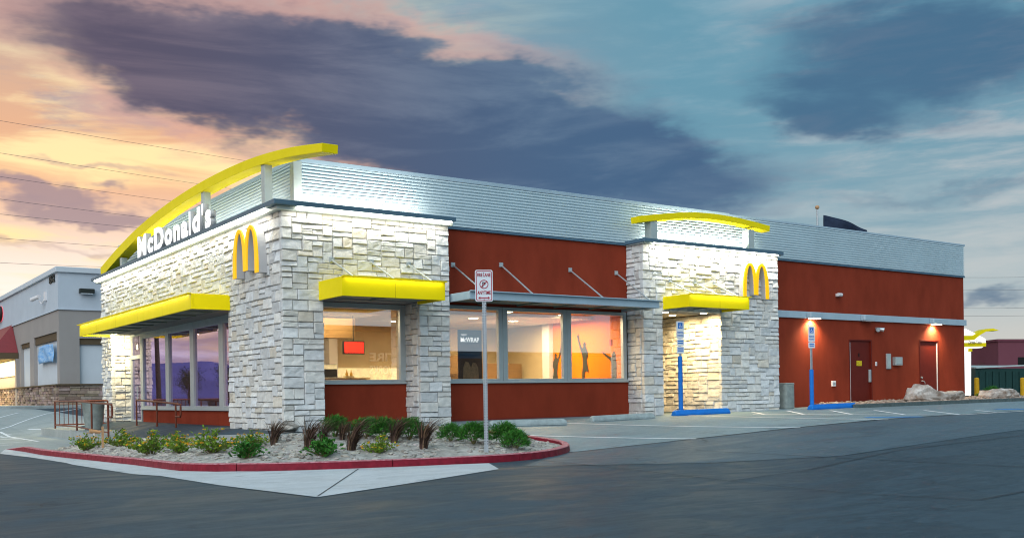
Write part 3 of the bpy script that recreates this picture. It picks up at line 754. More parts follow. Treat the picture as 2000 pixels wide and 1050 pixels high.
# windows
def window(x0, x1, z0, z1, fr, lab=None, plane='Y', p=YR, gl='glass', dpt=.09):
    """frame ring + pane; plane Y: x0..x1 along X; plane X: along Y"""
    def bx(a, b, c, d, e, f):
        return ((a, e, c), (b, f, d)) if plane == 'Y' else ((e, a, c), (f, b, d))
    l, r, bt, tp = fr; y0, y1 = p - .02, p + dpt
    mb = MB()
    mb.box(*bx(x0, x0 + l, z0, z1, y0, y1)); mb.box(*bx(x1 - r, x1, z0, z1, y0, y1)); mb.box(*bx(x0 + l, x1 - r, z0, z0 + bt, y0 + .004, y1)); mb.box(*bx(x0 + l, x1 - r, z1 - tp, z1, y0 + .004, y1))
    o = mb.build('window', 'aluminium', B, bevel=.006)
    MB().box(*bx(x0 + l - .01, x1 - r + .01, z0 + bt - .01, z1 - tp + .01, p + .035, p + .041)).build('pane', gl, o)
    return o
window(.93, 3.295, .93, 2.74, (.10, .14, .07, .12))
xs = (4.12, 6.065, 8.10, 10.17)
for i in range(3): window(xs[i] + .004, xs[i + 1] - .004, .93, 2.795, (.14, .125, .08, .09))
MB().box((.93, YR - .07, .90), (3.295, YR - .0, .955)).box((4.12, YR - .07, .90), (10.18, YR - .0, .955)).build('window_sill', 'aluminium', B, bevel=.006)
ys = [5.02 - 1.1, 5.53, 7.91, 10.23, 12.98]
for i in range(4): window(ys[i] + .004, ys[i + 1] - .004, .34, 2.68, (.16, .16, .09, .12), plane='X', p=.6, gl='glass_coated')
MB().box((.53, 3.32, .31), (.60, 12.97, .37)).build('window_sill', 'aluminium', B, bevel=.006)
MB().box((.58, 3.3, 2.68), (.72, 14.33, 2.80)).build('window_head', 'aluminium', B)
# entrance door with transom
dy0, dy1, zd = 13.0, 14.3, -.24
mb = MB(); mb.box((.58, dy0, zd), (.70, dy0 + .1, 2.68)).box((.58, dy1 - .12, zd), (.70, dy1, 2.68)).box((.582, dy0 + .1, 1.95), (.70, dy1 - .12, 2.07)).box((.582, dy0 + .1, zd), (.70, dy1 - .12, zd + .22))
dr = mb.build('door', 'aluminium', B, bevel=.006)
MB().box((.635, dy0 + .09, zd + .2), (.641, dy1 - .11, 1.96)).box((.635, dy0 + .09, 2.06), (.641, dy1 - .11, 2.68)).build('pane', 'glass_coated', dr)
MB().tube([(.58, dy0 + .18, .62), (.50, dy0 + .18, .62), (.50, dy0 + .18, 1.05), (.58, dy0 + .18, 1.05)], .016).build('handle', 'steel', dr)
MB().box((.628, 13.5, 2.25), (.634, 13.68, 2.42)).build('notice', 'white_strip', dr)
# rear service doors
def rdoor(x0, x1, zt, zb, strip_side, hx):
    o = MB().box((x0 + .04, YR + .035, zb), (x1 - .04, YR + .09, zt - .04)).build('door', 'door_red', B, bevel=.005)
    MB().box((x0, YR - .012, zb), (x0 + .045, YR + .1, zt)).box((x1 - .045, YR - .012, zb), (x1, YR + .1, zt)).box((x0 + .045, YR - .012, zt - .045), (x1 - .045, YR + .1, zt)).build('frame', 'door_red', o, bevel=.004)
    xs_ = x0 + .06 if strip_side < 0 else x1 - .09
    MB().box((xs_, YR + .01, zb + .02), (xs_ + .03, YR + .034, zt - .1)).build('edge_glint', 'white_strip', o)  # white line down the door edge: a light reflection built as a strip
    return o
d1 = rdoor(*D1, ZT1, .12, -1, 0); d2 = rdoor(*D2, ZT2, .14, 1, 0)
MB().box((20.92, YR - .02, .84), (21.02, YR + .034, 1.26)).build('latch_guard', 'steel', d1, bevel=.01)
MB().box((20.30, YR + .026, 1.38), (20.58, YR + .034, 1.55)).build('warning_notice', mat('notice_yellow', (.85, .62, .02), .5, var=.35, vscale=60, col2=(.25, .17, .01)), d1)
MB().lathe((20.42, 0, 0), [(0.001, 0)], 3) if False else None
MB().box((20.40, YR + .02, 1.68), (20.45, YR + .034, 1.80)).build('peephole', 'black', d1)
MB().tube([(23.95, YR + .03, .86), (23.97, YR - .05, .86), (24.04, YR - .05, .80), (24.04, YR - .05, .66), (23.97, YR - .05, .62), (23.95, YR + .03, .62)], .014).build('handle', 'steel', d2)
MB().tube([(23.93, YR + .035, .98), (23.93, YR - .02, .98)], .035, 12).build('lock', 'steel', d2)

# ------------------------------------------------------------------ awnings
def awning(fp, wp, z0, z1, axis, lo, hi, mname, rods, rod_z, name='awning'):
    """fp = fascia plane, wp = wall plane (across axis); lo..hi along the wall"""
    def P(a, c, z): return (a, c, z) if axis == 'X' else (c, a, z)
    t = .05; mb = MB()
    mb.box(P(lo, fp, z0), P(hi, fp + t * (1 if wp > fp else -1), z1)); s = t if wp > fp else -t
    mb.box(P(lo, fp + s, z0), P(lo + t, wp, z1 - .001)); mb.box(P(hi - t, fp + s, z0), P(hi, wp, z1 - .001)); mb.box(P(lo + t, fp + s, z1 - .05), P(hi - t, wp, z1 - .002))
    mb.box(P(lo - .012, fp - s * 1.6, z1 - .012), P(hi + .012, fp + .002 * s, z1 + .012))
    o = mb.build(name, mname, B, bevel=.006)
    if mname == 'yellow':
        ns = max(2, round((hi - lo) / 2.2))
        for i in range(1, ns): a = lo + (hi - lo) * i / ns; MB().box(P(a - .004, fp - s * .03, z0 + .004), P(a + .004, fp + .01 * s, z1 - .04)).build('panel_seam', 'seam_yellow', o)
    sf = MB(); sf.box(P(lo + t + .002, fp + s + .002, z0 + .07), P(hi - t - .002, wp, z0 + .09))
    sf.build('soffit_panel', 'soffit', o)
    n = int((hi - lo) / 1.4) + 1
    for i in range(1, n): a = lo + (hi - lo) * i / n; MB().box(P(a - .02, fp + s, z0 + .035), P(a + .02, wp, z0 + .068)).build('soffit_rib', 'soffit', o)
    for u0_, v0_, u1_, v1_ in rods:
        q0 = onY(u0_, v0_, wp); r, rod_z = q0.x, q0.z; q0 = P(r, wp, rod_z); q1 = P(r, fp + (wp - fp) * .06, z1)
        MB().tube([q0, q1], .02, 8).build('rod', 'steel', o)
        a = .055; MB().box(P(r - a, wp - .03 * (1 if wp > fp else -1), rod_z - a), P(r + a, wp + .01, rod_z + a)).build('rod_bracket', 'steel', o, bevel=.004)
    return o
zt = lambda u, v, pl: onY(u, v, pl).z
# dimensions read off the photograph
A1 = (onY(668, 537, -1.15).z, onY(668, 575, -1.15).z)
awning(-1.15, 0., 2.70, 3.10, 'X', .83, 3.31, 'yellow', ((647.5, 507, 668, 532), (725, 511.5, 747, 537), (797, 516, 818, 540)), 3.55)
awning(-.92, 0., 2.70, 3.06, 'Y', 3.14, 14.55, 'yellow', (), 3.5)
awning(-1.0, 0., 2.86, 3.20, 'X', 10.93, 13.26, 'yellow', ((1308, 549, 1337, 569), (1357, 552, 1376, 571), (1394, 554, 1420, 573)), 3.66)
awning(-.80, .65, 2.80, 2.985, 'X', 4.18, 10.05, 'band_grey', ((884, 517, 0, 0), (978, 517, 0, 0), (1113, 527, 0, 0), (1203, 533, 0, 0)), 3.62)
for o in (arealight('canopy_lamp', 0, 0, .25, .25, 75, (1, .84, .46)),):
    aim(o, (-.1, 13.75, 2.74), (0, .4, -1), X_)

# ------------------------------------------------------------------ yellow roof beams on posts
def beam(pt, nrm, n, hz, dp, name, m):
    """pt(t) -> top centre line point; nrm = across direction; hz = height, dp = depth"""
    nrm = Vector(nrm); st = []
    for i in range(n + 1):
        t = i / n; p = pt(t); d = (pt(min(1, t + .01)) - pt(max(0, t - .01))).normalized(); up_ = nrm.cross(d).normalized()
        if up_.z < 0: up_ = -up_
        h = hz(t) if callable(hz) else hz
        st.append([tuple(p - nrm * dp / 2), tuple(p + nrm * dp / 2), tuple(p + nrm * dp / 2 - up_ * h), tuple(p - nrm * dp / 2 - up_ * h)])
    return MB().sweep(None, st).build(name, m, B, bevel=.008, fixn=True)
def fit_curve(pts):                             # smooth curve through photo points
    def f(t):
        x = t * (len(pts) - 1); i = min(int(x), len(pts) - 2); u = x - i; P = [Vector(pts[max(0, min(len(pts) - 1, i + k))]) for k in (-1, 0, 1, 2)]
        return .5 * ((2 * P[1]) + (P[2] - P[0]) * u + (2 * P[0] - 5 * P[1] + 4 * P[2] - P[3]) * u * u + (-P[0] + 3 * P[1] - 3 * P[2] + P[3]) * u ** 3)
    return f
bx = -.06
bp = [onX(u, v, bx) for u, v in ((629, 279), (556, 290), (480, 313), (400, 351), (330, 395), (270, 443), (225, 489), (196, 523))]
bp = [Vector((bx + .17, p.y, p.z)) for p in bp]
bm1 = beam(fit_curve(bp), X_, 36, lambda t: .17 + .18 * t, .34, 'roof_beam', 'yellow')
for u, vt, vb in ((514, 325, 400), (396, 380, 440), (236, 511, 530)):
    p = onX(u, vb, -.02); tp = onX(u, vt - 4, -.02); MB().box((-.02, p.y - .10, 4.7), (.16, p.y + .10, tp.z + .06)).build('beam_post', 'fascia_grey', bm1, bevel=.006)
sp = [onY(u, v, .02) for u, v in ((1247, 424), (1300, 419), (1350, 416.5), (1400, 420), (1455, 430), (1504, 443))]
sp = [Vector((p.x, .18, p.z + .03)) for p in sp]
bm2 = beam(fit_curve(sp), Y_, 26, .17, .32, 'roof_beam', 'yellow')
for u in (1278, 1468):
    p = onY(u, 470, .05); MB().box((p.x - .12, .05, 4.68), (p.x + .12, .30, 5.33)).build('beam_post', 'fascia_grey', bm2, bevel=.006)

# ------------------------------------------------------------------ ledge and wall lights
def strip_light(name, a, b, d, power, col, wd=.06):
    a, b = Vector(a), Vector(b); o = arealight(name, 0, 0, (b - a).length, wd, power, col); aim(o, (a + b) / 2, d, (b - a)); return o
CW, YW2 = (1., .98, .88), (1., .97, .85)
strip_light('ledge_lamp_front', (.15, -.2, 4.545), (4.0, -.2, 4.545), (0, .30, -1), 11, YW2)
strip_light('ledge_lamp_entrance', (-.2, .6, 4.545), (-.2, 15.4, 4.545), (.30, 0, -1), 38, YW2)
strip_light('ledge_lamp_tower', (10.5, -.24, 4.59), (15.5, -.24, 4.59), (0, .26, -1), 50, YW2)
strip_light('parapet_lamp_front', (.5, .1, 4.80), (3.6, .1, 4.80), (0, .75, 1), 30, CW)
strip_light('parapet_lamp_entrance', (.15, 1.2, 4.80), (.15, 11., 4.80), (.75, 0, 1), 34, CW)
strip_light('parapet_lamp_tower', (11., .2, 4.80), (15., .2, 4.80), (0, .6, 1), 52, CW)
strip_light('awning_lip_lamp_front', (.9, -1.20, 3.09), (3.25, -1.20, 3.09), (0, .35, -1), 5., CW, .03)
strip_light('awning_lip_lamp_tower', (11., -1.05, 3.19), (13.2, -1.05, 3.19), (0, .35, -1), 6., CW, .03)
strip_light('awning_lip_lamp_entrance', (-.97, 3.3, 3.05), (-.97, 14.4, 3.05), (.35, 0, -1), 19., CW, .03)

def spot_light(name, loc, d, power, col, size=130, r=.05):
    l = bpy.data.lights.new(name, 'SPOT'); l.energy = power; l.color = col; l.spot_size = R(size); l.spot_blend = .8; l.shadow_soft_size = r
    o = bpy.data.objects.new(name, l); COL.objects.link(o); aim(o, loc, d, X_ if abs(d[0]) < .9 else Y_); return o
WARM = (1., .72, .34)
for x, lit, lab in ((17.93, 1, 'lit grey wall lamp on the band beside the left blue post sign'), (20.68, 0, 'unlit grey wall lamp on the band above the left rear door'), (24.6, 1, 'lit grey wall lamp on the band above the right rear door')):
    t = thing('wall_lamp', (x, YR - .07, 2.95), lab, 'lamp', 'wall lamps on the rear band')
    MB().box((x - .27, YR - .25, 2.86), (x + .27, YR - .07, 3.06)).build('housing', 'band_grey', t, bevel=.03)
    MB().box((x - .22, YR - .24, 2.845), (x + .22, YR - .10, 2.86)).build('lens', 'led_warm' if lit else 'sign_return', t)
    if lit: spot_light('wall_lamp_light', (x, YR - .17, 2.83), (0, .50, -1), 210, (1., .82, .46), 135)
for x, y in ((11.45, .45), (12.45, 1.2), (12.75, .25)):
    t = thing('downlight', (x, y, 2.85), 'recessed downlight in the tower porch ceiling, ' + ('nearest the left pier' if x < 12 else ('deep in the porch' if y > 1 else 'by the right jamb')), 'downlight', 'porch downlights')
    MB().lathe((x, y, 2.828), [(.10, 0), (.105, .02)], 18).build('lens', 'led_warm', t); MB().lathe((x, y, 2.832), [(.13, 0), (.135, .018)], 18).build('rim', 'white_strip', t)
    spot_light('porch_light', (x, y, 2.80), (.25, 0, -1), 135, (1., .70, .31), 155)

# ------------------------------------------------------------------ dining room behind the glass
MB().box((.8, .85, -.05), (10.1, 14.5, -.0)).build('interior_floor', 'floor_in', B)
MB().box((.82, .86, 2.79), (10.1, 2.0, 2.9)).build('interior_ceiling', 'ceil_in', B)
MB().box((.82, 2.0, 2.70), (10.1, 14.5, 2.9)).build('interior_ceiling', 'ceil_pale', B)
MB().box((3.0, 6.6, 0), (10.1, 6.75, 2.7)).box((5.2, 6.76, 0), (5.35, 14.5, 2.7)).box((.8, 14.4, 0), (5.2, 14.5, 2.7)).build('interior_wall', 'wall_cream', B)
ow = MB().box((10.1, .745, 0), (10.2, 3.85, 2.79)).build('interior_wall', 'wall_orange', B)
MB().box((9.95, 3.86, 0), (10.2, 4.2, 2.7)).build('interior_column', 'white_strip', B)
MB().box((10.1, 4.2, 0), (10.2, 6.6, 2.7)).build('interior_wall', 'wall_cream', B)
MB().box((8.3, 5.2, 0), (9.9, 5.3, 1.55)).build('interior_partition', 'wood', B)
MB().box((7.1, 5.6, 1.35), (8.2, 5.66, 1.75)).build('glowing_panel', 'panel_glow', B)
MB().box((3.3, .86, 0), (4.12, 1.1, 2.79)).build('interior_pier', 'wall_cream', B)
MB().box((6.0, 4.4, 0), (7.4, 4.55, 1.75)).build('interior_partition', 'wood', B)
MB().box((4.1, 6.5, .9), (6.4, 6.58, 1.45)).build('glowing_panel', 'panel_glow', B)  # added glowing panel in place of the brightly lit cream lower wall
def figure(pts, y0, z0, s):
    P = [(10.095, y0 - x * s, z0 + z * s) for x, z in pts]
    return MB().prism(P, (-.012, 0, 0)).build('mural_figure', 'mural', ow, fixn=True)
jump = [(-.10, 0), (-.08, .35), (-.02, .62), (-.06, .95), (-.12, 1.12), (-.25, 1.38), (-.33, 1.62), (-.40, 1.80), (-.33, 1.76), (-.30, 1.84), (-.27, 1.74), (-.24, 1.60), (-.14, 1.36), (-.03, 1.26), (.02, 1.32), (.0, 1.42), (.05, 1.50), (.12, 1.50), (.16, 1.42), (.14, 1.32), (.19, 1.24), (.26, 1.12), (.28, .96), (.24, .84), (.21, .92), (.20, .8), (.24, .62), (.30, .42), (.30, .30), (.16, .36), (.07, .30), (.02, .0)]
reach = [(-.05, 0), (-.05, .7), (-.12, .80), (-.40, .98), (-.58, 1.10), (-.66, 1.20), (-.58, 1.17), (-.38, 1.08), (-.14, .95), (.0, .93), (.0, 1.05), (.07, 1.16), (.16, 1.16), (.22, 1.05), (.22, .85), (.26, .7), (.26, .3), (.24, 0)]
yj, yr_, yk = (onX(u, 720, 10.094).y for u in (1140, 1196, 1088)); zf = onX(1140, 742, 10.094).z; sj = (onX(1133, 657, 10.094).z - zf) / 1.84
figure(jump, yj, zf, sj * 1.06); figure(reach, yr_, zf, (onX(1203, 686, 10.094).z - zf) / 1.16); figure([(-x, z) for x, z in jump], yk, zf - .2, sj)
MB().box((10.07, 1.16, 1.93), (10.094, 1.24, 2.1)).build('alarm', mat('alarm_red', (.4, .02, .01), .5), ow)
for i, (x, y) in enumerate(((1.9, 2.7), (2.9, 4.2), (4.7, 1.6), (4.9, 2.9), (5.2, 4.6), (6.9, 1.6), (6.6, 2.8), (8.9, 1.8), (8.2, 3.2), (2.0, 7.0), (2.0, 9.5), (2.0, 12.))):
    zc = 2.79 if y < 2 else 2.70
    where = ('over the serving counter', 'deep over the serving counter', 'behind the poster window', 'second in the poster window', 'deep in the poster window', 'in the middle window', 'second in the middle window', 'in the orange wall window', 'deep in the orange wall window', 'first along the entrance glass', 'second along the entrance glass', 'near the entrance door')[i]
    t = thing('downlight', (x, y, zc), 'round recessed ceiling light ' + where, 'downlight', 'dining room ceiling lights')
    MB().lathe((x, y, zc - .02), [(.13, 0), (.135, .018)], 18).build('lens', 'led_warm', t); MB().lathe((x, y, zc - .016), [(.16, 0), (.165, .0155)], 18).build('rim', 'white_strip', t)
for x, y, sx, sy, pw in ((2.4, 3.6, 2.4, 2.4, 260), (5.6, 3.2, 2.4, 2.6, 26), (8.4, 2.8, 2.4, 2.6, 330), (2.6, 10., 2., 5., 30)):
    o = arealight('ceiling_light', 0, 0, sx, sy, pw, (1., .76, .42)); aim(o, (x, y, 2.66), (0, 0, -1), X_)
# serving counter, till screen and hanging red screen
t = thing('serving_counter', (2.2, 2.6, 0), 'pale serving counter inside the window under the yellow awning', 'counter')
MB().box((1.0, 2.3, 0), (3.0, 2.95, 1.02)).build('cabinet', 'counter', t); MB().box((.95, 2.22, 1.02), (3.05, 3.0, 1.07)).build('worktop', 'ceil_pale', t)
MB().box((1.9, 5.0, 0), (4.6, 5.5, 1.15)).build('back_cabinet', 'counter', t)
t = thing('hanging_screen', (3.4, 3.6, 1.9), 'red display screen hanging inside the first window', 'screen')
MB().box((3.12, 3.58, 1.72), (3.72, 3.66, 2.06)).build('casing', 'black', t, bevel=.01); MB().box((3.15, 3.574, 1.75), (3.69, 3.58, 2.03)).build('display', mat('red_screen', (.8, .02, .01), .4, emit=1.1, ecol=(1., .035, .015)), t)
MB().tube([(3.42, 3.62, 2.06), (3.42, 3.62, 2.7)], .015).build('pole', 'black', t)
t = thing('till_screen', (1.7, 2.7, 1.07), 'slanted till monitor on the serving counter', 'monitor')
MB().prism([(1.55, 2.6, 1.12), (1.95, 2.6, 1.12), (1.95, 2.75, 1.36), (1.55, 2.75, 1.36)], (0, .03, -.02)).build('display', mat('till', (.05, .09, .14), .2), t); MB().box((1.7, 2.7, 1.06), (1.8, 2.8, 1.2)).build('stand', 'black', t)
t = thing('condiment_holder', (2.75, 2.6, 1.07), 'small holder with two yellow bottles at the counter end', 'holder')
for x in (2.70, 2.82): MB().lathe((x, 2.55, 1.07), [(.035, 0), (.035, .12), (.012, .17), (.006, .22)], 10).build('bottle', mat('mustard%d' % int(x * 100), (.75, .42, .02), .4), t, smooth=True)
MB().box((2.64, 2.5, 1.07), (2.88, 2.62, 1.13)).build('tray', 'counter', t)
MB().box((1.0, 3.9, 2.15), (3.6, 4.3, 2.69)).build('interior_bulkhead', 'wood', B)
MB().box((3.75, 5.8, 0), (4.0, 6.5, 2.69)).build('interior_column', 'white_strip', B)
t = thing('drink_dispenser', (2.2, 2.7, 1.07), 'dark drink dispenser on the serving counter', 'dispenser')
MB().box((2.05, 2.55, 1.10), (2.45, 2.9, 1.42)).build('cabinet', 'till_case', t, bevel=.015); MB().box((2.07, 2.53, 1.30), (2.43, 2.55, 1.40)).build('panel', 'panel_glow', t); MB().box((2.05, 2.42, 1.07), (2.45, 2.9, 1.10)).build('drip_tray', 'steel', t)
for x in (2.13, 2.25, 2.37): MB().tube([(x, 2.5, 1.30), (x, 2.5, 1.24)], .012, 8).build('nozzle', 'black', t)
# dining furniture glimpsed low in the windows
def dining(x, y, lab):
    t = thing('dining_table', (x, y, 0), lab, 'table', 'tables inside the dining room')
    MB().box((x - .35, y - .35, .72), (x + .35, y + .35, .76)).build('tabletop', 'wood', t, bevel=.01); MB().tube([(x, y, .02), (x, y, .72)], .04).build('leg', 'black', t); MB().box((x - .25, y - .25, 0), (x + .25, y + .25, .03)).build('base', 'black', t)
dining(7.2, 2.2, 'dark dining table behind the middle window'); dining(8.7, 3.2, 'dark dining table in front of the orange wall'); dining(2.0, 8., 'dark dining table behind the entrance glass')
MB().box((6.1, 3.3, 0), (6.7, 4.0, 1.2)).build('interior_partition', 'wood', B)
# poster in the window
t = thing('window_poster', (4.95, .85, .98), 'tall blue advertising poster of a wrap inside the first long window', 'poster')
px0, px1 = 4.85, 5.55
MB().box((px0, .82, .98), (px1, .83, 2.22)).build('backing', mat('poster_blue', (.02, .10, .20), .5, emit=.05), t)
MB().box((px0 + .0, .814, .98), (px1, .82, 1.52)).build('picture_ground', mat('poster_dark', (.06, .03, .02), .5, var=.5, vscale=6), t)
text_obj('lettering', 'McWRAP', (px0 + .08, .815, 1.92), X_, Z_, .12, 'sign_white', t, ext=-.002, bold=.02, width=.54)
text_obj('small_lettering', 'NEW', (px0 + .10, .815, 2.07), X_, Z_, .05, 'sign_white', t, ext=-.002)
mat('wrap', (.62, .38, .18), .6, var=.4, vscale=14)
for dx, dz, rr in ((.25, 1.10, .12), (.47, 1.08, .12)):
    MB().prism([(px0 + dx - rr, .812, 1.0), (px0 + dx + rr, .812, 1.0), (px0 + dx + rr * .9, .812, dz + .2), (px0 + dx + rr * .4, .812, dz + .32), (px0 + dx - rr * .4, .812, dz + .34), (px0 + dx - rr * .9, .812, dz + .18)], (0, -.004, 0)).build('wrap_picture', 'wrap', t, fixn=True)

# ------------------------------------------------------------------ signs on the building
def arch_sign(o, ux, nrm, w, h, th, label, loc):
    o, ux, nrm = Vector(o), Vector(ux), Vector(nrm); t = thing('arch_sign', tuple(loc), label, 'sign', 'yellow arch signs')
    sw = .115                                   # stroke width / w
    def arc(cx, hw, top, base, side):           # points of half a tall arch
        return [(cx + side * hw * (1 - (1 - k / 14) ** 2.1) ** .62 if False else cx + side * hw * math.sin(math.pi / 2 * (1 - k / 14)), base + (top - base) * math.cos(math.pi / 2 * (1 - k / 14)) ** .72) for k in range(15)]
    c1, c2 = .27, .73; ow, iw = .27, .27 - sw; pts = []
    L = arc(c1, ow, 1., 0, -1); Rr = arc(c1, ow, 1., 0, 1)[::-1]
    pts += L
    vx = [p for p in Rr if p[0] < .5]; pts += vx[1:]
    pts.append((.5, interp(.5, [p[0] for p in Rr], [p[1] for p in Rr])))
    pts += [(1 - p[0], p[1]) for p in reversed(vx[1:])]; pts += [(1 - p[0], p[1]) for p in reversed(L)]
    tp, b2 = .925, .0
    R2 = arc(c2, iw, tp, 0, 1); pts += [p for p in R2]
    l2 = [p for p in arc(c2, iw, tp, 0, -1)[::-1] if p[1] > .12][1:]; pts += l2
    xl = l2[-1][0]; pts += [(xl, .1), (1 - xl, .1)]
    pts += [(1 - p[0], p[1]) for p in reversed(l2)]; pts += [(1 - p[0], p[1]) for p in reversed(R2)]
    P = [o + ux * (x * w) + Vector((0, 0, z * h)) for x, z in pts]
    MB().prism(P, nrm * .03).build('face', 'gold_face', t, fixn=True)
    P2_ = [p - nrm * (th - .003) for p in P]; MB().prism(P2_, nrm * (th - .006)).build('return', 'sign_return', t, fixn=True)
    return t
arch_sign((-.20, 2.30, 3.33), (0, -1, 0), (-1, 0, 0), 1.53, 1.07, .19, 'yellow double arch sign on the stone entrance front above the corner', (-.1, 1.55, 3.33))
arch_sign((13.92, -.18, 3.29), X_, (0, -1, 0), 1.09, 1.02, .17, 'yellow double arch sign on the second stone tower', (14.47, -.1, 3.29))
t = thing('roof_sign', (-.1, 7.05, 4.745), 'white raised lettering standing on the ledge above the entrance', 'sign')
word = "McDonald's"; me = text_mesh(word, 1, 0, .0); xs_ = [v.co.x for v in me.vertices]; bpy.data.meshes.remove(me)
adv = []; x = 0.
cu = bpy.data.curves.new('t', 'FONT'); cu.size = 1; tmp = bpy.data.objects.new('t', cu); COL.objects.link(tmp)
def extent(s):
    cu.body = s; bpy.context.view_layer.update(); m_ = bpy.data.meshes.new_from_object(tmp.evaluated_get(bpy.context.evaluated_depsgraph_get())); r_ = (min(v.co.x for v in m_.vertices), max(v.co.x for v in m_.vertices)); bpy.data.meshes.remove(m_); return r_
tot = extent(word)[1] - extent(word)[0]; x00 = extent(word)[0]; k = 6.45 / tot
for i, chh in enumerate(word):
    e1 = extent(word[:i + 1])[1]; ew = extent(chh); wd = (ew[1] - ew[0]); sx = (e1 - wd - x00) * k
    text_obj('letter', chh, (-.06, 10.28 - sx, 4.78), (0, -1, 0), Z_, .585, 'sign_white', t, ext=.14, bold=.048, width=wd * k * 1.03, sides='sign_return')
bpy.data.objects.remove(tmp)
MB().box((-.03, 3.85, 4.744), (.05, 10.25, 4.80)).build('rail', 'fascia_grey', t)

# ------------------------------------------------------------------ small fittings on the rear wall
def camera_dome(p, label):
    t = thing('security_camera', p, label, 'camera')
    MB().tube([(p[0] - .10, p[1] - .12, p[2]), (p[0] + .13, p[1] - .10, p[2] + .005)], .055, 14).build('body', 'white_strip', t, smooth=False, bevel=.01); MB().box((p[0] - .05, p[1] - .1, p[2] - .05), (p[0] + .05, p[1] + .0, p[2] + .05)).build('mount', 'white_strip', t)
p = onY(1634, 576, YR); camera_dome((p.x, YR, p.z), 'white security camera high on the red rear wall')
p = onY(1711, 642, YR); t = thing('floodlight', (p.x, YR, p.z), 'twin spotlight fitting beside the unlit lamp over the left rear door', 'light')
for s in (-1, 1): MB().tube([(p.x + s * .05, YR - .05, p.z), (p.x + s * .16, YR - .20, p.z - .04)], [.05, .075], 12).build('head', 'steel', t)
MB().box((p.x - .06, YR - .06, p.z - .05), (p.x + .06, YR, p.z + .05)).build('mount', 'steel', t)
def plate(u0, v0, u1, v1, name, label, m='steel', d=.05, extra=None):
    a, b = onY(u0, v1, YR), onY(u1, v0, YR); t = thing(name, ((a.x + b.x) / 2, YR, a.z), label, name.replace('_', ' ').split()[-1])
    MB().box((a.x, YR - d, a.z), (b.x, YR, b.z)).build('case', m, t, bevel=.012); MB().box((a.x + .03, YR - d - .008, a.z + .05), (b.x - .03, YR - d, b.z - .05)).build('cover', 'fascia_grey' if m != 'white_strip' else 'aluminium', t, bevel=.004); return t
plate(1730, 690, 1738, 720, 'metal_panel', 'tall narrow metal panel on the red wall between the rear doors'); plate(1743, 697, 1756, 713, 'utility_box', 'square grey utility box on the red wall between the rear doors', d=.14)
plate(1709, 706, 1712, 714, 'doorbell_button', 'tiny white bell button right of the left rear door', 'white_strip', .03); plate(1623, 743, 1630, 754, 'outlet_box', 'small white outlet box low on the wall left of the rear doors', 'white_strip', .06)

# ------------------------------------------------------------------ posts, signs, wheel stops
mat('galv', (.44, .48, .51), .45, metal=.5, var=.12, vscale=20)
mat('sign_face', (.72, .76, .80), .4)
mat('sign_red', (.42, .02, .045), .5)
mat('sign_dark', (.06, .03, .04), .5)
mat('sign_blue', (.015, .16, .55), .45)
mat('paint_blue', (.012, .17, .60), .45, var=.14, vscale=6)
mat('stop_concrete', (.36, .42, .42), .8, var=.25, vscale=7, bump=.4, bscale=50)
mat('bin_concrete', (.30, .34, .32), .85, var=.25, vscale=5, bump=.6, bscale=90)
mat('rail_brown', (.16, .045, .025), .4, metal=.2, var=.1)
mat('stake_wood', (.55, .32, .17), .8, var=.2, vscale=12)
mat('flag_cloth', (.018, .03, .06), .8, var=.3, vscale=3)
mat('wire', (.12, .11, .13), .6)
def plate_rounded(c, ux, uz, w, h, r, th):
    ux, uz, c = Vector(ux), Vector(uz), Vector(c); P = []
    for cx, cz, a0 in ((w / 2 - r, h / 2 - r, 0), (-w / 2 + r, h / 2 - r, 90), (-w / 2 + r, -h / 2 + r, 180), (w / 2 - r, -h / 2 + r, 270)):
        for k in range(6): a = R(a0 + 18 * k); P.append(c + ux * (cx + r * math.cos(a)) + uz * (cz + r * math.sin(a)))
    return MB().prism(P, ux.cross(uz) * -th)
def ring_mb(c, ux, uz, ro, ri, th, n=28):
    ux, uz, c = Vector(ux), Vector(uz), Vector(c); mb = MB(); nv = ux.cross(uz) * th
    st = []
    for k in range(n + 1):
        a = 2 * math.pi * k / n; d = ux * math.cos(a) + uz * math.sin(a); st.append([tuple(c + d * ri), tuple(c + d * ro), tuple(c + d * ro + nv), tuple(c + d * ri + nv)])
    ks = []
    for r_ in st[:-1]: ks.append(len(mb.v)); mb.v += r_
    for i in range(n):
        for j in range(4): mb.f.append((ks[i] + j, ks[i] + (j + 1) % 4, ks[(i + 1) % n] + (j + 1) % 4, ks[(i + 1) % n] + j))
    return mb
def frame_rect(c, ux, uz, w, h, r, t, th):      # thin rounded border
    ux, uz, c = Vector(ux), Vector(uz), Vector(c); mb = MB(); nv = ux.cross(uz) * th; rings = []
    for d in (0, t):
        P = []
        for cx, cz, a0 in ((w / 2 - r, h / 2 - r, 0), (-w / 2 + r, h / 2 - r, 90), (-w / 2 + r, -h / 2 + r, 180), (w / 2 - r, -h / 2 + r, 270)):
            for k in range(6): a = R(a0 + 18 * k); P.append(c + ux * (cx + (r - d) * math.cos(a)) + uz * (cz + (r - d) * math.sin(a)) + nv)
        rings.append(P)
    n = len(rings[0]); mb.v = [tuple(p) for p in rings[0] + rings[1]]
    for i in range(n): j = (i + 1) % n; mb.f.append((i, j, n + j, n + i))
    return mb
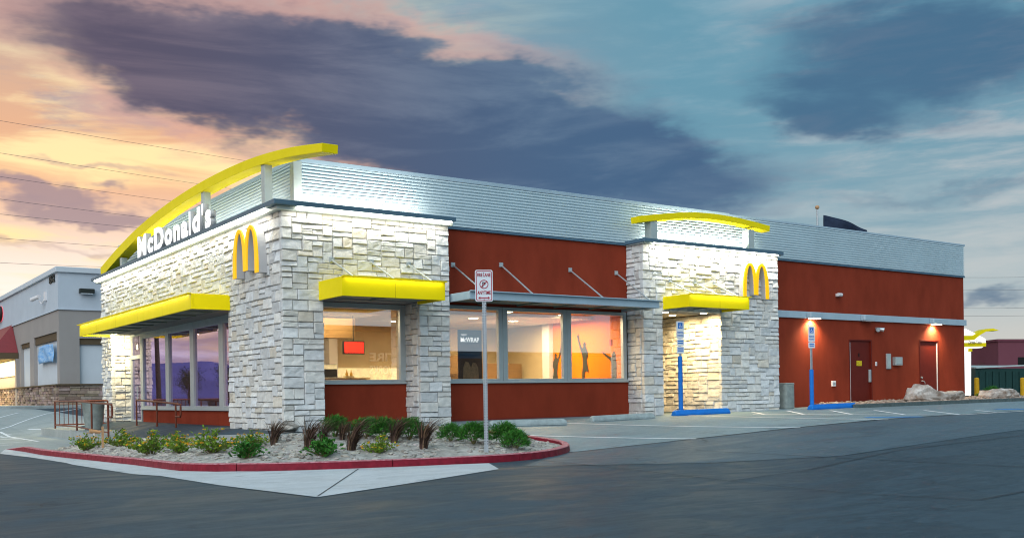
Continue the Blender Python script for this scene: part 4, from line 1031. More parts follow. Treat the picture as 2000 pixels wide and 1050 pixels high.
# fire lane sign
p = onS(950, 883); base = Vector((p.x, p.y, p.z)); dd = depth(base); zt_ = atD(950, 527, dd).z; zb_ = atD(950, 589, dd).z
sg = thing('fire_lane_sign', tuple(base), 'tall fire lane sign on a perforated steel post at the planter kerb', 'sign')
ux = Vector((math.cos(R(-29)), math.sin(R(-29)), 0)); nv = ux.cross(Vector(Z_))
MB().prism([base + ux * a + nv * b + Vector((0, 0, -.2)) for a, b in ((-.034, -.02), (.034, -.02), (.034, .02), (.012, .02), (.012, .008), (-.012, .008), (-.012, .02), (-.034, .02))], (0, 0, zt_ - base.z - .05 + .2)).build('post', 'galv', sg, fixn=True)
ho = MB()
z = base.z + .15
while z < zb_ - .03:
    for a in (-.023, .023):
        c = base + ux * a + nv * .0212; ho.face([tuple(Vector((c.x, c.y, z)) + ux * (.0075 * math.cos(t_)) + Vector((0, 0, .011 * math.sin(t_)))) for t_ in [k * math.pi / 3 for k in range(6)]])
    z += .045
o = ho.build('post_holes', 'sign_dark', sg); o['kind'] = 'stuff'
w_, h_ = .30, zt_ - zb_; cc = Vector((base.x, base.y, (zt_ + zb_) / 2)) + nv * .03
pl = plate_rounded(cc, ux, Z_, w_, h_, .035, .004).build('plate', 'sign_face', sg, fixn=True); F0 = cc + nv * .003
frame_rect(F0, ux, Vector(Z_), w_ - .03, h_ - .03, .03, .012, .0).build('border', 'sign_red', pl)
def tx(s, dx, dz, hh, ww, m='sign_red', par=pl): return text_obj('lettering', s, F0 + ux * (dx - ww / 2) + Vector((0, 0, dz)), ux, Z_, hh, m, par, ext=.0012, bold=.025, width=ww)
tx('FIRE LANE', 0, .155, .060, .225); tx('ANYTIME', 0, -.145, .060, .225); tx('P', 0, -.02, .085, .055, 'sign_dark')
ring_mb(F0 + Vector((0, 0, .025)), ux, Vector(Z_), .075, .063, .002).build('prohibition_ring', 'sign_red', pl)
c = F0 + Vector((0, 0, .025)) + nv * .0025; d45 = (ux + Vector(Z_)).normalized(); e45 = (Vector(Z_) - ux).normalized()
MB().prism([c - d45 * .066 - e45 * .006, c + d45 * .066 - e45 * .006, c + d45 * .066 + e45 * .006, c - d45 * .066 + e45 * .006], nv * .001).build('prohibition_slash', 'sign_red', pl, fixn=True)
c = F0 + Vector((0, 0, -.205)); A = [(-.10, 0), (-.065, .024), (-.065, .008), (.065, .008), (.065, .024), (.10, 0), (.065, -.024), (.065, -.008), (-.065, -.008), (-.065, -.024)]
MB().prism([c + ux * a + Vector((0, 0, b)) for a, b in A], nv * .0012).build('arrow', 'sign_red', pl, fixn=True)
for dz in (h_ / 2 - .05, -h_ / 2 + .035): MB().tube([F0 + Vector((0, 0, dz)), F0 + Vector((0, 0, dz)) + nv * .006], .007, 8).build('bolt', 'sign_dark', pl)

def wheel_stop(a, b, m, label, group, cat='wheel stop', name='wheel_stop', h=.14, wd=.17):
    a, b = Vector(a), Vector(b); d = (b - a).normalized(); n = Vector((-d.y, d.x)); L = (b - a).length; st = []
    c = (a + b) / 2; t = None
    for k, (s, sc) in enumerate(((0, .72), (.07, 1.), (L / 2, 1.), (L - .07, 1.), (L, .72))):
        q = a + d * s; z = G(q.x, q.y) + .006; hh = h * sc
        st.append([tuple((q + n * e).to_3d() + Vector((0, 0, z + f))) for e, f in ((-wd / 2, 0), (-wd / 2, hh * .35), (-wd * .28, hh), (wd * .28, hh), (wd / 2, hh * .35), (wd / 2, 0))])
    o = MB().sweep(None, st).build(name, m, fixn=True, bevel=.008, loc=(c.x, c.y, G(c.x, c.y)))
    return tag(o, label, cat, group)
gx_ = 'wheel stops along the long wall'
wheel_stop(onG(956, 833).xy, onG(1105, 829).xy, 'stop_concrete', 'grey concrete wheel stop nearest the planter shrubs', gx_)
wheel_stop(onG(1154, 823.5).xy, onG(1275, 816.5).xy, 'stop_concrete', 'grey concrete wheel stop in front of the second stone tower', gx_)
def ada(ub, u0, u1, v0, v1, pipe_v, sign_v, label_post, label_stop, plates):
    a, b = onG(u0, v0).xy, onG(u1, v1).xy
    wheel_stop(a, b, 'paint_blue', label_stop, gx_, h=.15, wd=.2)
    p = a + (b - a).normalized() * ((ub - u0) / (u1 - u0) * (b - a).length) + Vector((0, .12)); p.x = onY(ub, v0 - 4, p.y).x; base = Vector((p.x, p.y, G(p.x, p.y))); dd = depth(base)
    t = thing('accessible_parking_sign', tuple(base), label_post, 'sign', 'accessible parking signs')
    zp = atD(ub, pipe_v, dd).z; zs = atD(ub, sign_v, dd).z
    MB().lathe(tuple(base), [(.062, -.1), (.062, zp - base.z - .01), (.05, zp - base.z), (.001, zp - base.z)], 18).build('pipe_base', 'paint_blue', t, smooth=False)
    MB().box((base.x - .03, base.y - .02, zp - .2), (base.x + .03, base.y + .02, zs - .03)).build('post', 'galv', t)
    ux = Vector((math.cos(R(-12)), math.sin(R(-12)), 0)); nv = ux.cross(Vector(Z_)); z = zs
    for i, (w_, h_) in enumerate(plates):
        cc = Vector((base.x, base.y, z - h_ / 2)) + nv * .03; pl = plate_rounded(cc, ux, Z_, w_, h_, .02, .004).build('plate', 'sign_face', t, fixn=True); F0 = cc + nv * .003; V = lambda a, b: F0 + ux * a + Vector((0, 0, b))
        if i == 0:
            s = w_ * .30; c0 = h_ * .24
            MB().prism([V(-s, c0 - s * 1.1), V(s, c0 - s * 1.1), V(s, c0 + s * 1.1), V(-s, c0 + s * 1.1)], nv * .001).build('symbol_panel', 'sign_blue', pl, fixn=True)
            F1 = F0 + nv * .0012; V1 = lambda a, b: F1 + ux * (a * s / .3) + Vector((0, 0, c0 + b * s / .3))
            ring_mb(V1(-.01, -.09), ux, Vector(Z_), .15 * s / .3, .10 * s / .3, .001, 18).build('wheel_symbol', 'sign_face', pl)
            MB().prism([V1(-.06, .12), V1(.0, .12), V1(.0, .02), V1(.10, .02), V1(.15, -.18), V1(.22, -.17), V1(.21, -.22), V1(.12, -.23), V1(.07, -.03), V1(-.05, -.03)], nv * .001).build('person_symbol', 'sign_face', pl, fixn=True)
            MB().prism([V1(-.03 + .05 * math.cos(k * .785), .20 + .05 * math.sin(k * .785)) for k in range(8)], nv * .001).build('head_symbol', 'sign_face', pl, fixn=True)
            for k, s_ in enumerate(('RESERVED', 'PARKING')): text_obj('lettering', s_, V(-w_ * .38, -h_ * (.20 + .18 * k)), ux, Z_, .045, 'sign_blue', pl, ext=.001, bold=.02, width=w_ * .76)
        else:
            for k in range(2): MB().prism([V(-w_ * .36, h_ * (.10 - .3 * k)), V(w_ * .36, h_ * (.10 - .3 * k)), V(w_ * .36, h_ * (.26 - .3 * k)), V(-w_ * .36, h_ * (.26 - .3 * k))], nv * .001).build('print_line', 'sign_blue', pl, fixn=True)
        z -= h_ + .012
ada(1330, 1316, 1422, 812, 807, 695, 627, 'blue-based accessible parking sign in front of the warm lit porch', 'bright blue wheel stop in front of the warm lit porch', ((.24, .46), (.23, .19), (.24, .19)))
ada(1586, 1582, 1670, 800, 795.5, 721, 637, 'blue-based accessible parking sign before the red rear wall', 'bright blue wheel stop before the red rear wall', ((.24, .46), (.24, .17)))

# ------------------------------------------------------------------ litter bins
p = onZ(183, 839, -.24); t = thing('litter_bin', (p.x, p.y, -.24), 'round tapered concrete bin behind the ramp handrail', 'bin')
MB().lathe((p.x, p.y, -.24), [(.23, 0), (.235, .05), (.31, .76), (.325, .8), (.325, .82), (.28, .82), (.27, .78), (.2, .5)], 28).build('body', 'bin_concrete', t, smooth=True)
MB().lathe((p.x, p.y, .46), [(.265, 0), (.265, .02), (.001, .03)], 24).build('liner', 'black', t)
p = onY(1534, 797, .27); b_ = (p.x, .27, G(p.x, .27) + .006); t = thing('litter_bin', b_, 'square grey concrete bin against the second stone tower', 'bin')
MB().prism([Vector(b_) + Vector((.22 * math.copysign(abs(math.cos(k * math.pi / 14)) ** .45, math.cos(k * math.pi / 14)), .22 * math.copysign(abs(math.sin(k * math.pi / 14)) ** .45, math.sin(k * math.pi / 14)), 0)) for k in range(28)], (0, 0, .72)).build('body', 'bin_concrete', t, fixn=True, bevel=.02)
MB().box((b_[0] - .2, b_[1] - .2, b_[2] + .72), (b_[0] + .2, b_[1] + .2, b_[2] + .78)).build('lid', 'bin_concrete', t, bevel=.02); MB().box((b_[0] + .2, b_[1] - .06, b_[2] + .55), (b_[0] + .27, b_[1] + .06, b_[2] + .64)).build('flap', 'stop_concrete', t, bevel=.01)

# ------------------------------------------------------------------ handrails
def rail(name, label, X, stations, ends, guard=None):
    b = (X, stations[0][0], stations[0][1]); t = thing(name, b, label, 'handrail', 'ramp handrails')
    tp = [(X, y, z + .88) for y, z in stations]; bt = [(X, y, z + .13) for y, z in stations]
    for y, z in stations: MB().tube([(X, y, z - .05), (X, y, z + .88)], .026, 8).build('post', 'rail_brown', t)
    ly, lz = stations[-1]
    MB().tube(tp + [(X, ly - .38, lz + .86), (X, ly - .42, lz + .80), (X, ly - .42, lz + .58), (X, ly - .38, lz + .54), (X, ly, lz + .54)], .027, 8).build('top_rail', 'rail_brown', t)
    MB().tube(bt, .021, 8).build('bottom_rail', 'rail_brown', t)
    if guard:
        (x1, n) = guard; y, z = stations[0]
        MB().tube([(X, y, z + .88), (x1, y, z + .88)], .026, 8).build('top_rail', 'rail_brown', t); MB().tube([(X, y, z + .14), (x1, y, z + .14)], .02, 8).build('bottom_rail', 'rail_brown', t)
        MB().tube([(x1, y, z - .05), (x1, y, z + .88)], .026, 8).build('post', 'rail_brown', t)
        for k in range(1, n): x = X + (x1 - X) * k / n; MB().tube([(x, y, z + .14), (x, y, z + .88)], .011, 6).build('baluster', 'rail_brown', t)
rail('handrail', 'brown handrail with balusters on the outer edge of the ramp', -1.7, ((14.5, -.26), (11.4, -.26), (9.55, -.31), (7.7, -.35)), 0, (-.1, 12))
rail('handrail', 'shorter brown handrail in front of the entrance glass', -.2, ((10.65, -.26), (8.57, -.31), (6.83, -.37)), 0)
# stake, rod and a small tap in the bed
p = onS(201, 874); dd = depth(p); zt2 = atD(201, 832, dd).z; t = tag(MB().prism([(p.x - .022, p.y - .012, p.z - .05), (p.x + .022, p.y - .012, p.z - .05), (p.x + .022, p.y + .012, p.z - .05), (p.x - .022, p.y + .012, p.z - .05)], (0, 0, zt2 - p.z + .05)).build('garden_stake', 'stake_wood', fixn=True, loc=(p.x, p.y, p.z)), 'thin wooden stake standing in the planter by the ramp', 'stake')
q = onS(206, 868); tag(MB().tube([(q.x, q.y, q.z - .05), (q.x + .32, q.y - .25, q.z + .38)], .012, 6).build('rod', 'black', loc=tuple(q)), 'dark rod leaning beside the wooden stake', 'rod')
q = onS(184, 866); t = thing('garden_tap', tuple(q), 'small pale standpipe tap in the planter by the ramp', 'tap')
MB().tube([(q.x, q.y, q.z - .05), (q.x, q.y, q.z + .26)], .022, 8).build('pipe', 'white_strip', t); MB().tube([(q.x - .1, q.y, q.z + .3), (q.x + .14, q.y, q.z + .27)], [.05, .035], 8).build('valve', 'stake_wood', t)

# ------------------------------------------------------------------ flag on its pole behind the roof
dF = 44.; bF = atD(1602, 780, dF); zT = atD(1602, 409, dF).z; t = thing('flagpole', (bF.x, bF.y, G(bF.x, bF.y)), 'thin flagpole with a small ball showing above the roof', 'flagpole')
MB().tube([(bF.x, bF.y, G(bF.x, bF.y)), (bF.x, bF.y, zT)], [.07, .035], 10).build('pole', 'galv', t); MB().lathe((bF.x, bF.y, zT), [(.001, 0), (.07, .03), (.1, .09), (.07, .16), (.001, .19)], 12).build('ball', 'stake_wood', t, smooth=True)
rows = []
for i in range(25):
    a = i / 24; u = 1608 + 86 * a; v = 420 + 29 * a ** 1.35; top = atD(u, v, dF)
    rows.append([tuple(top + Vector((ca, sa, 0)) * (.10 * math.sin(a * 9 + j * .7) * (.3 + a)) + Vector((0, 0, -.17 * j))) for j in range(9)])
mb = MB()
for r_ in rows: mb.v += r_
for i in range(24):
    for j in range(8): mb.f.append((i * 9 + j, (i + 1) * 9 + j, (i + 1) * 9 + j + 1, i * 9 + j + 1))
o = mb.build('flag', 'flag_cloth', smooth=True, loc=rows[0][0]); md = o.modifiers.new('cloth', 'SOLIDIFY'); md.thickness = .01
tag(o, 'dark flag drooping behind the roof parapet', 'flag')

# ------------------------------------------------------------------ power lines
def wire(u0, v0, u1, v1, d0, d1, sag, label, ext=1.6):
    a, b = atD(u0, v0, d0), atD(u1, v1, d1); a2 = a + (a - b) * ext; b2 = b + (b - a) * ext; P = []
    for k in range(41):
        s = k / 40; p = a2.lerp(b2, s); p.z += sag * (4 * (s - .5) ** 2 - 1) * .5; P.append(p)
    tag(MB().tube(P, .014, 5).build('power_line', 'wire', loc=tuple(P[0])), label, 'power line', 'overhead power lines')
ordn = ('topmost', 'second', 'third', 'fourth', 'fifth', 'sixth', 'lowest')
for k, (v0, u1, v1) in enumerate(((226, 440, 300), (289, 385, 351), (335, 345, 386), (379, 295, 418), (408, 270, 437), (455, 230, 474), (503, 200, 513))):
    wire(0, v0, u1, v1, 75, 95, .8, '%s of the seven overhead wires left of the roof beam' % ordn[k])
for k, v in enumerate((537, 562, 597, 612)): wire(1890, v, 2000, v - 1, 120, 110, .6, '%s of the four faint overhead wires at the right edge' % ('topmost', 'second', 'third', 'lowest')[k])

# ------------------------------------------------------------------ planting
mat('leaf_lantana', (.17, .30, .035), .6, var=.4, vscale=9, attr='tint')
mat('leaf_green', (.04, .17, .025), .6, var=.4, vscale=9, attr='tint')
mat('blade_dry', (.085, .055, .042), .7, var=.5, vscale=14, attr='tint')
mat('plume', (.55, .36, .26), .9, var=.3, vscale=20)
mat('flower', (.82, .40, .015), .55, var=.25, vscale=30, attr='tint')
mat('stem', (.16, .14, .06), .8)
def leaf(mb, p, d, L, w, rg, tint):
    d = d.normalized(); s = d.cross(Vector((rg.uniform(-1, 1), rg.uniform(-1, 1), rg.uniform(.2, 1)))).normalized() * w; n = s.cross(d).normalized() * w * .35
    k = len(mb.v); mb.v += [tuple(p), tuple(p + d * L * .45 + s + n), tuple(p + d * L - n), tuple(p + d * L * .45 - s + n)]
    mb.f += [(k, k + 1, k + 2), (k, k + 2, k + 3)]; mb.c += [tint, tint]
def lantana(seed, n=620, r=.46, h=.44, fl=30, thin=1.):
    rg = random.Random(seed); fo, fw, st = MB(), MB(), MB(); fo.c = []; fw.c = []; tips = []
    for i in range(34):
        a = rg.uniform(0, 6.3); q = rg.random() ** .6; e = Vector((math.cos(a) * r * q, math.sin(a) * r * q, h * (1 - .55 * q * q) * rg.uniform(.55, 1.08))); tips.append(e)
        m_ = e * .5 + Vector((rg.uniform(-.04, .04), rg.uniform(-.04, .04), .03)); st.tube([(e.x * .1, e.y * .1, -.02), m_, e], [.006, .005, .003], 4, False)
    for i in range(n):
        e = rg.choice(tips); t = rg.uniform(.25, 1.05); p = e * t + Vector((rg.gauss(0, .03), rg.gauss(0, .03), rg.gauss(0, .02))); p.z = max(.01, p.z)
        d = Vector((rg.gauss(0, 1), rg.gauss(0, 1), rg.gauss(.35, .6))) + e.normalized(); b = rg.uniform(.6, 1.25); leaf(fo, p, d, rg.uniform(.045, .085) * thin, rg.uniform(.013, .024) * thin, rg, (b * rg.uniform(.8, 1.25), b, b * .8))
    for i in range(fl):
        e = rg.choice(tips); p = e * rg.uniform(.88, 1.08) + Vector((rg.gauss(0, .03), rg.gauss(0, .03), .02)); b = rg.uniform(.75, 1.2); c0 = (b, b * rg.uniform(.75, 1.5), b)
        for k in range(7):
            m = rock_mb(tuple(p + Vector((rg.gauss(0, .013), rg.gauss(0, .013), rg.gauss(0, .006)))), .014, .014, .008, rg, 0 + 1, None, .1); fw.add(m); fw.c += [c0] * len(m.f)
    return fo, fw, st
def grass(seed, n=190, h=.70, spread=.30, lean=(.17, -.10), plumes=0):
    rg = random.Random(seed); mb, pm = MB(), MB(); mb.c = []
    for i in range(n):
        a = rg.uniform(0, 6.3); r0 = rg.random() ** .5 * .055; b = Vector((math.cos(a) * r0, math.sin(a) * r0, -.02)); L = h * rg.uniform(.35, 1.12); sp = spread * rg.uniform(.1, 1.35)
        e = Vector((math.cos(a) * sp + lean[0], math.sin(a) * sp + lean[1], 0)); P = []
        for k in range(6):
            t = k / 5; P.append(b + e * (t ** 1.9) * (L / h) * 1.2 + Vector((0, 0, L * (t - .40 * t ** 2.4))))
        w = rg.uniform(.003, .007); s = Vector((-math.sin(a), math.cos(a), 0)); k0 = len(mb.v); t_ = rg.choice((.3, .45, .7, 1., 1.5, 2.6)); c = (t_, t_ * rg.uniform(.8, 1.), t_ * rg.uniform(.6, 1.))
        for k, p in enumerate(P): ww = w * (1 - (k / 5) ** 2 * .9); mb.v += [tuple(p - s * ww), tuple(p + s * ww)]
        for k in range(5): q = k0 + 2 * k; mb.f.append((q, q + 1, q + 3, q + 2)); mb.c.append(c)
    for i in range(plumes):
        a = rg.uniform(0, 6.3); b = Vector((math.cos(a) * .05, math.sin(a) * .05, 0)); e = Vector((lean[0] * 2 + rg.uniform(-.12, .12), lean[1] * 2 + rg.uniform(-.1, .1), h * rg.uniform(.85, 1.05))); pm.tube([b, (b + e) * .55, e], .0025, 4, False)
        d = Vector((rg.uniform(.05, .14), rg.uniform(-.05, .05), rg.uniform(.08, .16))); pm.tube([e, e + d * .35, e + d * .7, e + d], [.004, .016, .013, .002], 6)
    return mb, pm
def shrub(seed, n=1700, r=.35, h=.52, lean=(.06, -.04)):
    rg = random.Random(seed); mb, st = MB(), MB(); mb.c = []
    for i in range(16):
        a = rg.uniform(0, 6.3); st.tube([(0, 0, -.03), (math.cos(a) * r * .5, math.sin(a) * r * .5, h * .6)], [.01, .004], 4, False)
    for i in range(n):
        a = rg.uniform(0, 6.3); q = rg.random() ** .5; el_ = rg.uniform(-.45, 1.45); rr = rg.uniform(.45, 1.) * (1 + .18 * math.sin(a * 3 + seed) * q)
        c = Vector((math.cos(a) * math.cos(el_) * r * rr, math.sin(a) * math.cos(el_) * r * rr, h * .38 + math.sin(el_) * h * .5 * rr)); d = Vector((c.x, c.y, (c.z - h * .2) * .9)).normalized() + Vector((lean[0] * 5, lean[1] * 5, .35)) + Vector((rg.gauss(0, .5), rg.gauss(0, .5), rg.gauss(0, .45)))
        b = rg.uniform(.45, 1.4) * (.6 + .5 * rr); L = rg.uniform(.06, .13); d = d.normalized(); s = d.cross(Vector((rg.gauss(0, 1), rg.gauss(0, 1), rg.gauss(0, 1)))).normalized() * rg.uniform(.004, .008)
        k = len(mb.v); e = c + d * L + Vector((lean[0], lean[1], -.05)) * .3; m_ = c + d * L * .5; mb.v += [tuple(c - s), tuple(c + s), tuple(m_ + s * 1.1), tuple(m_ - s * 1.1), tuple(e)]; t_ = (b * rg.uniform(.7, 1.3), b, b * .7); mb.f += [(k, k + 1, k + 2, k + 3), (k + 3, k + 2, k + 4)]; mb.c += [t_, t_]
    return mb, st
def plant(name, p, label, cat, group, parts, s=1., rz=0.):
    t = thing(name, (0, 0, 0), label, cat, group)
    for nm, me in parts: link(nm, me, t)['kind'] = 'stuff'
    s *= {'green_shrub': .86, 'flowering_shrub': .9, 'fountain_grass': 1.15}.get(name, 1.)
    t.location = (p.x, p.y, p.z - .01); t.scale = (s, s, s); t.rotation_euler.z = rz; return t
LV = []
for sd in (1, 2, 3):
    fo, fw, st = lantana(sd); LV.append([('foliage', fo.mesh('foliage', 'leaf_lantana')), ('flowers', fw.mesh('flowers', 'flower')), ('stems', st.mesh('stems', 'stem'))])
lg = 'orange flowering shrubs in the planter'
for i, (u, v, s, lab) in enumerate(((168, 879, .95, 'orange flowering shrub at the left end below the ramp wall'), (237, 872, .95, 'orange flowering shrub next to the wooden stake'), (296, 887, 1.15, 'largest orange flowering shrub, below the short handrail'), (352, 884, .85, 'low orange flowering shrub right of the largest one'), (414, 883, 1.05, 'orange flowering shrub below the red entrance wall'), (345, 866, .7, 'orange flowering shrub behind, at the handrail foot'), (490, 874, .85, 'loose orange flowering shrub by the concrete walk edge'), (743, 884, .75, 'small bright orange flowering shrub between the grasses'))):
    plant('flowering_shrub', onS(u, v), lab, 'shrub', lg, LV[i % 3], s, i * 1.3)
LG = [('foliage', lantana(9, 380, .3, .3, 1, 1.25)[0].mesh('foliage', 'leaf_green')), ('stems', lantana(9, 10, .3, .3, 1)[2].mesh('stems', 'stem'))]
for u, v, s, lab in ((484, 893, .95, 'leafy green plant without flowers below the stone corner'), (632, 890, 1.05, 'leafy pale green plant in front of the dark grasses')):
    plant('leafy_plant', onS(u, v), lab, 'plant', 'leafy green plants', [(n_, m_) for n_, m_ in LG], s, u)
GV = []
for sd, pl_ in ((1, 0), (2, 0), (3, 0)):
    g_, p_ = grass(sd, plumes=pl_ * 2); parts = [('blades', g_.mesh('blades', 'blade_dry'))]
    if pl_: parts.append(('plumes', p_.mesh('plumes', 'plume')))
    GV.append(parts)
gg = 'dry brown grasses in the planter'
for i, (u, v, s, k, lab) in enumerate(((534, 867, .98, 0, 'dry brown grass tuft furthest left, at the stone corner'), (602, 875, 1.12, 1, 'dense dark grass tuft before the stone pier edge'), (630, 862, .8, 0, 'low dark grass tuft behind the dense one'), (686, 878, 1.15, 2, 'tall dry grass with pale plumes under the red wall'), (769, 864, 1.0, 0, 'dry grass tuft between two green shrubs'), (827, 875, 1.1, 1, 'windblown dry grass tuft before the narrow stone pier'), (668, 858, .75, 1, 'short dry grass tuft behind the plumed one'))):
    plant('fountain_grass', onS(u, v), lab, 'grass', gg, GV[k], s, (.2, -.3, .5, .1, -.2, .3, .6)[i])
SV = []
for sd in (1, 2):
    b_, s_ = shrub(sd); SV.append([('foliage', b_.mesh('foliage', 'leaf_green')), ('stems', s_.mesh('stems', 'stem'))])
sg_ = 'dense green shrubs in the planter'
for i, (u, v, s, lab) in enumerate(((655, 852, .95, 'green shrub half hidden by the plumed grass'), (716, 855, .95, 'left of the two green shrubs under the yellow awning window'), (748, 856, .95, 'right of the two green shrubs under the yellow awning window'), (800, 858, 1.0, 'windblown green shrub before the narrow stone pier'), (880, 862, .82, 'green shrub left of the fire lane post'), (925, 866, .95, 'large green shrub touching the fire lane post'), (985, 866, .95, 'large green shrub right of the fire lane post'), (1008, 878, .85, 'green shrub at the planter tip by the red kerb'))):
    plant('green_shrub', onS(u, v), lab, 'shrub', sg_, SV[i % 2], s, (.0, .35, -.3, .2, .5, -.2, .1, .4)[i])

# rocks are told apart by the plant they lie beside
PLANTS = [o for o in bpy.data.objects if o.get('category') in ('shrub', 'grass', 'plant') and o.type == 'EMPTY']
used = {}
for o in [o for o in bpy.data.objects if o.name.split('.')[0] == 'rock' and o.get('label', '').startswith('pale landscaping')]:
    pu = proj(o.location); best = min(PLANTS, key=lambda q: (q.location - o.location).length); qu = proj(best.location)
    side = 'in front of' if pu[1] > qu[1] + 9 else ('left of' if pu[0] < qu[0] else 'right of')
    sz = 'large' if max(o.dimensions) > .42 else ('mid-sized' if max(o.dimensions) > .3 else 'small')
    short = best['label'].split(',')[0]
    lab = ' '.join(('%s pale rock %s the %s' % (sz, side, short)).split()[:16])
    o['label'] = lab if lab not in used else lab.replace('pale rock', 'second pale rock' if 'second ' + lab not in used else 'third pale rock')
    used[lab] = 1

# ------------------------------------------------------------------ neighbouring shop building on the left
mat('stucco_blue', (.54, .59, .65), .85, var=.06, vscale=.8, bump=.2, bscale=120)
mat('stucco_taupe', (.36, .325, .305), .85, var=.06, vscale=.8, bump=.2, bscale=120)
mat('stucco_panel', (.62, .66, .70), .85, var=.05, vscale=.8)
mat('brown_trim', (.12, .085, .05), .7)
mat('ledge_stone', (.36, .29, .25), .9, var=.3, vscale=5, bump=.6, bscale=18, attr='tint')
mat('roof_maroon', (.26, .05, .055), .5, var=.1)
mat('sign_glow', (.8, .02, .03), .4, emit=2.2, ecol=(1., .05, .07))
mat('banner', (.03, .26, .62), .6, var=.3, vscale=2.2, col2=(.5, .68, .85), stretch=(1, 1, 3))
mat('shop_glow', (.9, .75, .4), .6, emit=1.0, ecol=(1., .78, .36), var=.4, vscale=4)
mat('lamp_dark', (.03, .035, .03), .5)
NX, NY = 2.16, 33.6; NZ = .3
hN = lambda v: atD(117, v, 50).z
zt0, zc0, zm0, zs0 = hN(520), hN(531), hN(604), hN(752)
S = thing('shop_building', (NX, NY, NZ), 'grey and taupe stucco shop building with a stacked stone base on the left', 'building')
y1 = NY + 46
MB().box((NX, NY, zm0), (NX + 22, y1, zc0)).build('upper_wall', 'stucco_blue', S)
MB().box((NX - .12, NY - .12, zc0), (NX + 22.1, y1 + .1, zt0)).build('cornice', 'stucco_panel', S, bevel=.03)
MB().box((NX - .05, NY - .05, zm0 - .0), (NX + 22, y1, zm0 + .05)).build('ledge', 'stucco_blue', S)
py = lambda u: onX(u, 720, NX).y
pz = lambda u, v: onX(u, v, NX).z
low = MB(); a0, a1, b0, b1 = py(111), py(66), py(58), py(40)
low.box((NX + .02, NY + .02, NZ - .5), (NX + .5, a0, zm0)).box((NX + .02, a1, NZ - .5), (NX + .5, b0, zm0)).box((NX + .02, b1, NZ - .5), (NX + .5, y1, zm0)).box((NX + .021, a0, zm0 - 1.05), (NX + .5, a1, zm0 - .001)).box((NX + .021, b0, zm0 - 1.2), (NX + .5, b1, zm0 - .001))
xr = onY(156, 700, NY).x
low.box((NX + .5, NY + .021, NZ - .5), (xr, NY + .5, zm0)).box((xr, NY + .02, zm0 - 1.4), (NX + 22, NY + .5, zm0 - .001)).box((NX + .5, NY + .5, NZ - .5), (NX + 21.9, y1 - .1, zm0 - .01))
low.build('lower_wall', 'stucco_taupe', S)
for (q0, q1) in ((a0, a1), (b0, b1)): MB().box((NX + .2, q0, NZ), (NX + .3, q1, zm0 - 1.0)).build('wall_panel', 'stucco_panel', S); MB().box((NX + .1, q0, zm0 - 1.45), (NX + .19, q1, zm0 - 1.06)).build('panel_header', 'brown_trim', S)
MB().box((xr, NY + .2, NZ), (NX + 12, NY + .3, zm0 - 1.4)).build('wall_panel', 'stucco_panel', S)
MB().box((xr, NY + .1, zm0 - 1.7), (NX + 12, NY + .19, zm0 - 1.41)).build('panel_header', 'brown_trim', S)
rg = random.Random(5); ls = MB(); ls.c = []
def ledgestone(o, ux, nrm, L, h):
    o, ux, nrm = Vector(o), Vector(ux), Vector(nrm); z = 0
    while z < h - .02:
        rh = min(rg.uniform(.08, .16), h - z); x = 0
        while x < L:
            rw = min(rg.uniform(.25, .9), L - x); d = rg.uniform(.08, .17); k = rg.uniform(.55, 1.35); P = [o + ux * (x + .006) + Vector((0, 0, z + .006)), o + ux * (x + rw - .006) + Vector((0, 0, z + .006)), o + ux * (x + rw - .006) + Vector((0, 0, z + rh - .006)), o + ux * (x + .006) + Vector((0, 0, z + rh - .006))]
            n0 = len(ls.f); ls.prism(P, nrm * d); ls.c += [(k, k * rg.uniform(.85, 1.), k * rg.uniform(.75, 1.))] * (len(ls.f) - n0); x += rw
        z += rh
ledgestone((NX + .02, NY + 40, NZ - .2), (0, -1, 0), (-1, 0, 0), 40, zs0 - NZ + .2); ledgestone((NX - .05, NY + .02, NZ - .2), X_, (0, -1, 0), 12, zs0 - NZ + .2)
o = ls.build('stone_base', 'ledge_stone', S, fixn=True); o['kind'] = 'stuff'
MB().box((NX - .2, NY - .2, zs0), (NX + 12, NY + .1, zs0 + .07)).box((NX - .2, NY + .1, zs0), (NX + .1, y1, zs0 + .07)).build('base_cap', 'brown_trim', S)
# lit shop front and maroon canopy at the left edge
yA = py(36); yB = yA + 14
o = MB().prism([(NX - .02, yA, hN(690)), (NX - 1.3, yA + .3, hN(690)), (NX - 1.3, yA + .3, hN(688)), (NX - .02, yA + 1.2, hN(640))], (0, .01, 0))
z0c, z1c = pz(34, 689), pz(22, 646)
cn = MB(); e0 = Vector((NX - 1.5, yA - .0, z0c)); e1 = Vector((NX - 1.5, yB, z0c)); t0 = Vector((NX, yA + 1.9, z1c + .35)); t1 = Vector((NX, yB - 1.9, z1c + .35)); w0 = Vector((NX, yA, z0c)); w1 = Vector((NX, yB, z0c))
cn.face([e0, e1, t1, t0]).face([w0, e0, t0]).face([e1, w1, t1]).face([w1, e1, e0, w0])
cn.build('canopy_roof', 'roof_maroon', S, fixn=True)
MB().box((NX - 1.55, yA - .05, z0c - .35), (NX + .0, yB, z0c - .01)).build('canopy_beam', 'brown_trim', S)
MB().box((NX - .05, yA + .9, NZ + 1.9), (NX + .01, yA + 9, z0c - .4)).build('shop_window', 'shop_glow', S)
MB().box((NX - .15, yA - .2, NZ), (NX + .02, yA + .25, z0c - .35)).build('pilaster', 'stucco_taupe', S)
o = arealight('shop_canopy_light', 0, 0, 1., 8., 420, (1., .74, .34)); aim(o, (NX - .8, yA + 5, z0c - .4), (0, 0, -1), X_)
sgn = thing('shop_sign', (NX - .1, py(6), pz(6, 618)), 'glowing red channel letters at the left picture edge', 'sign')
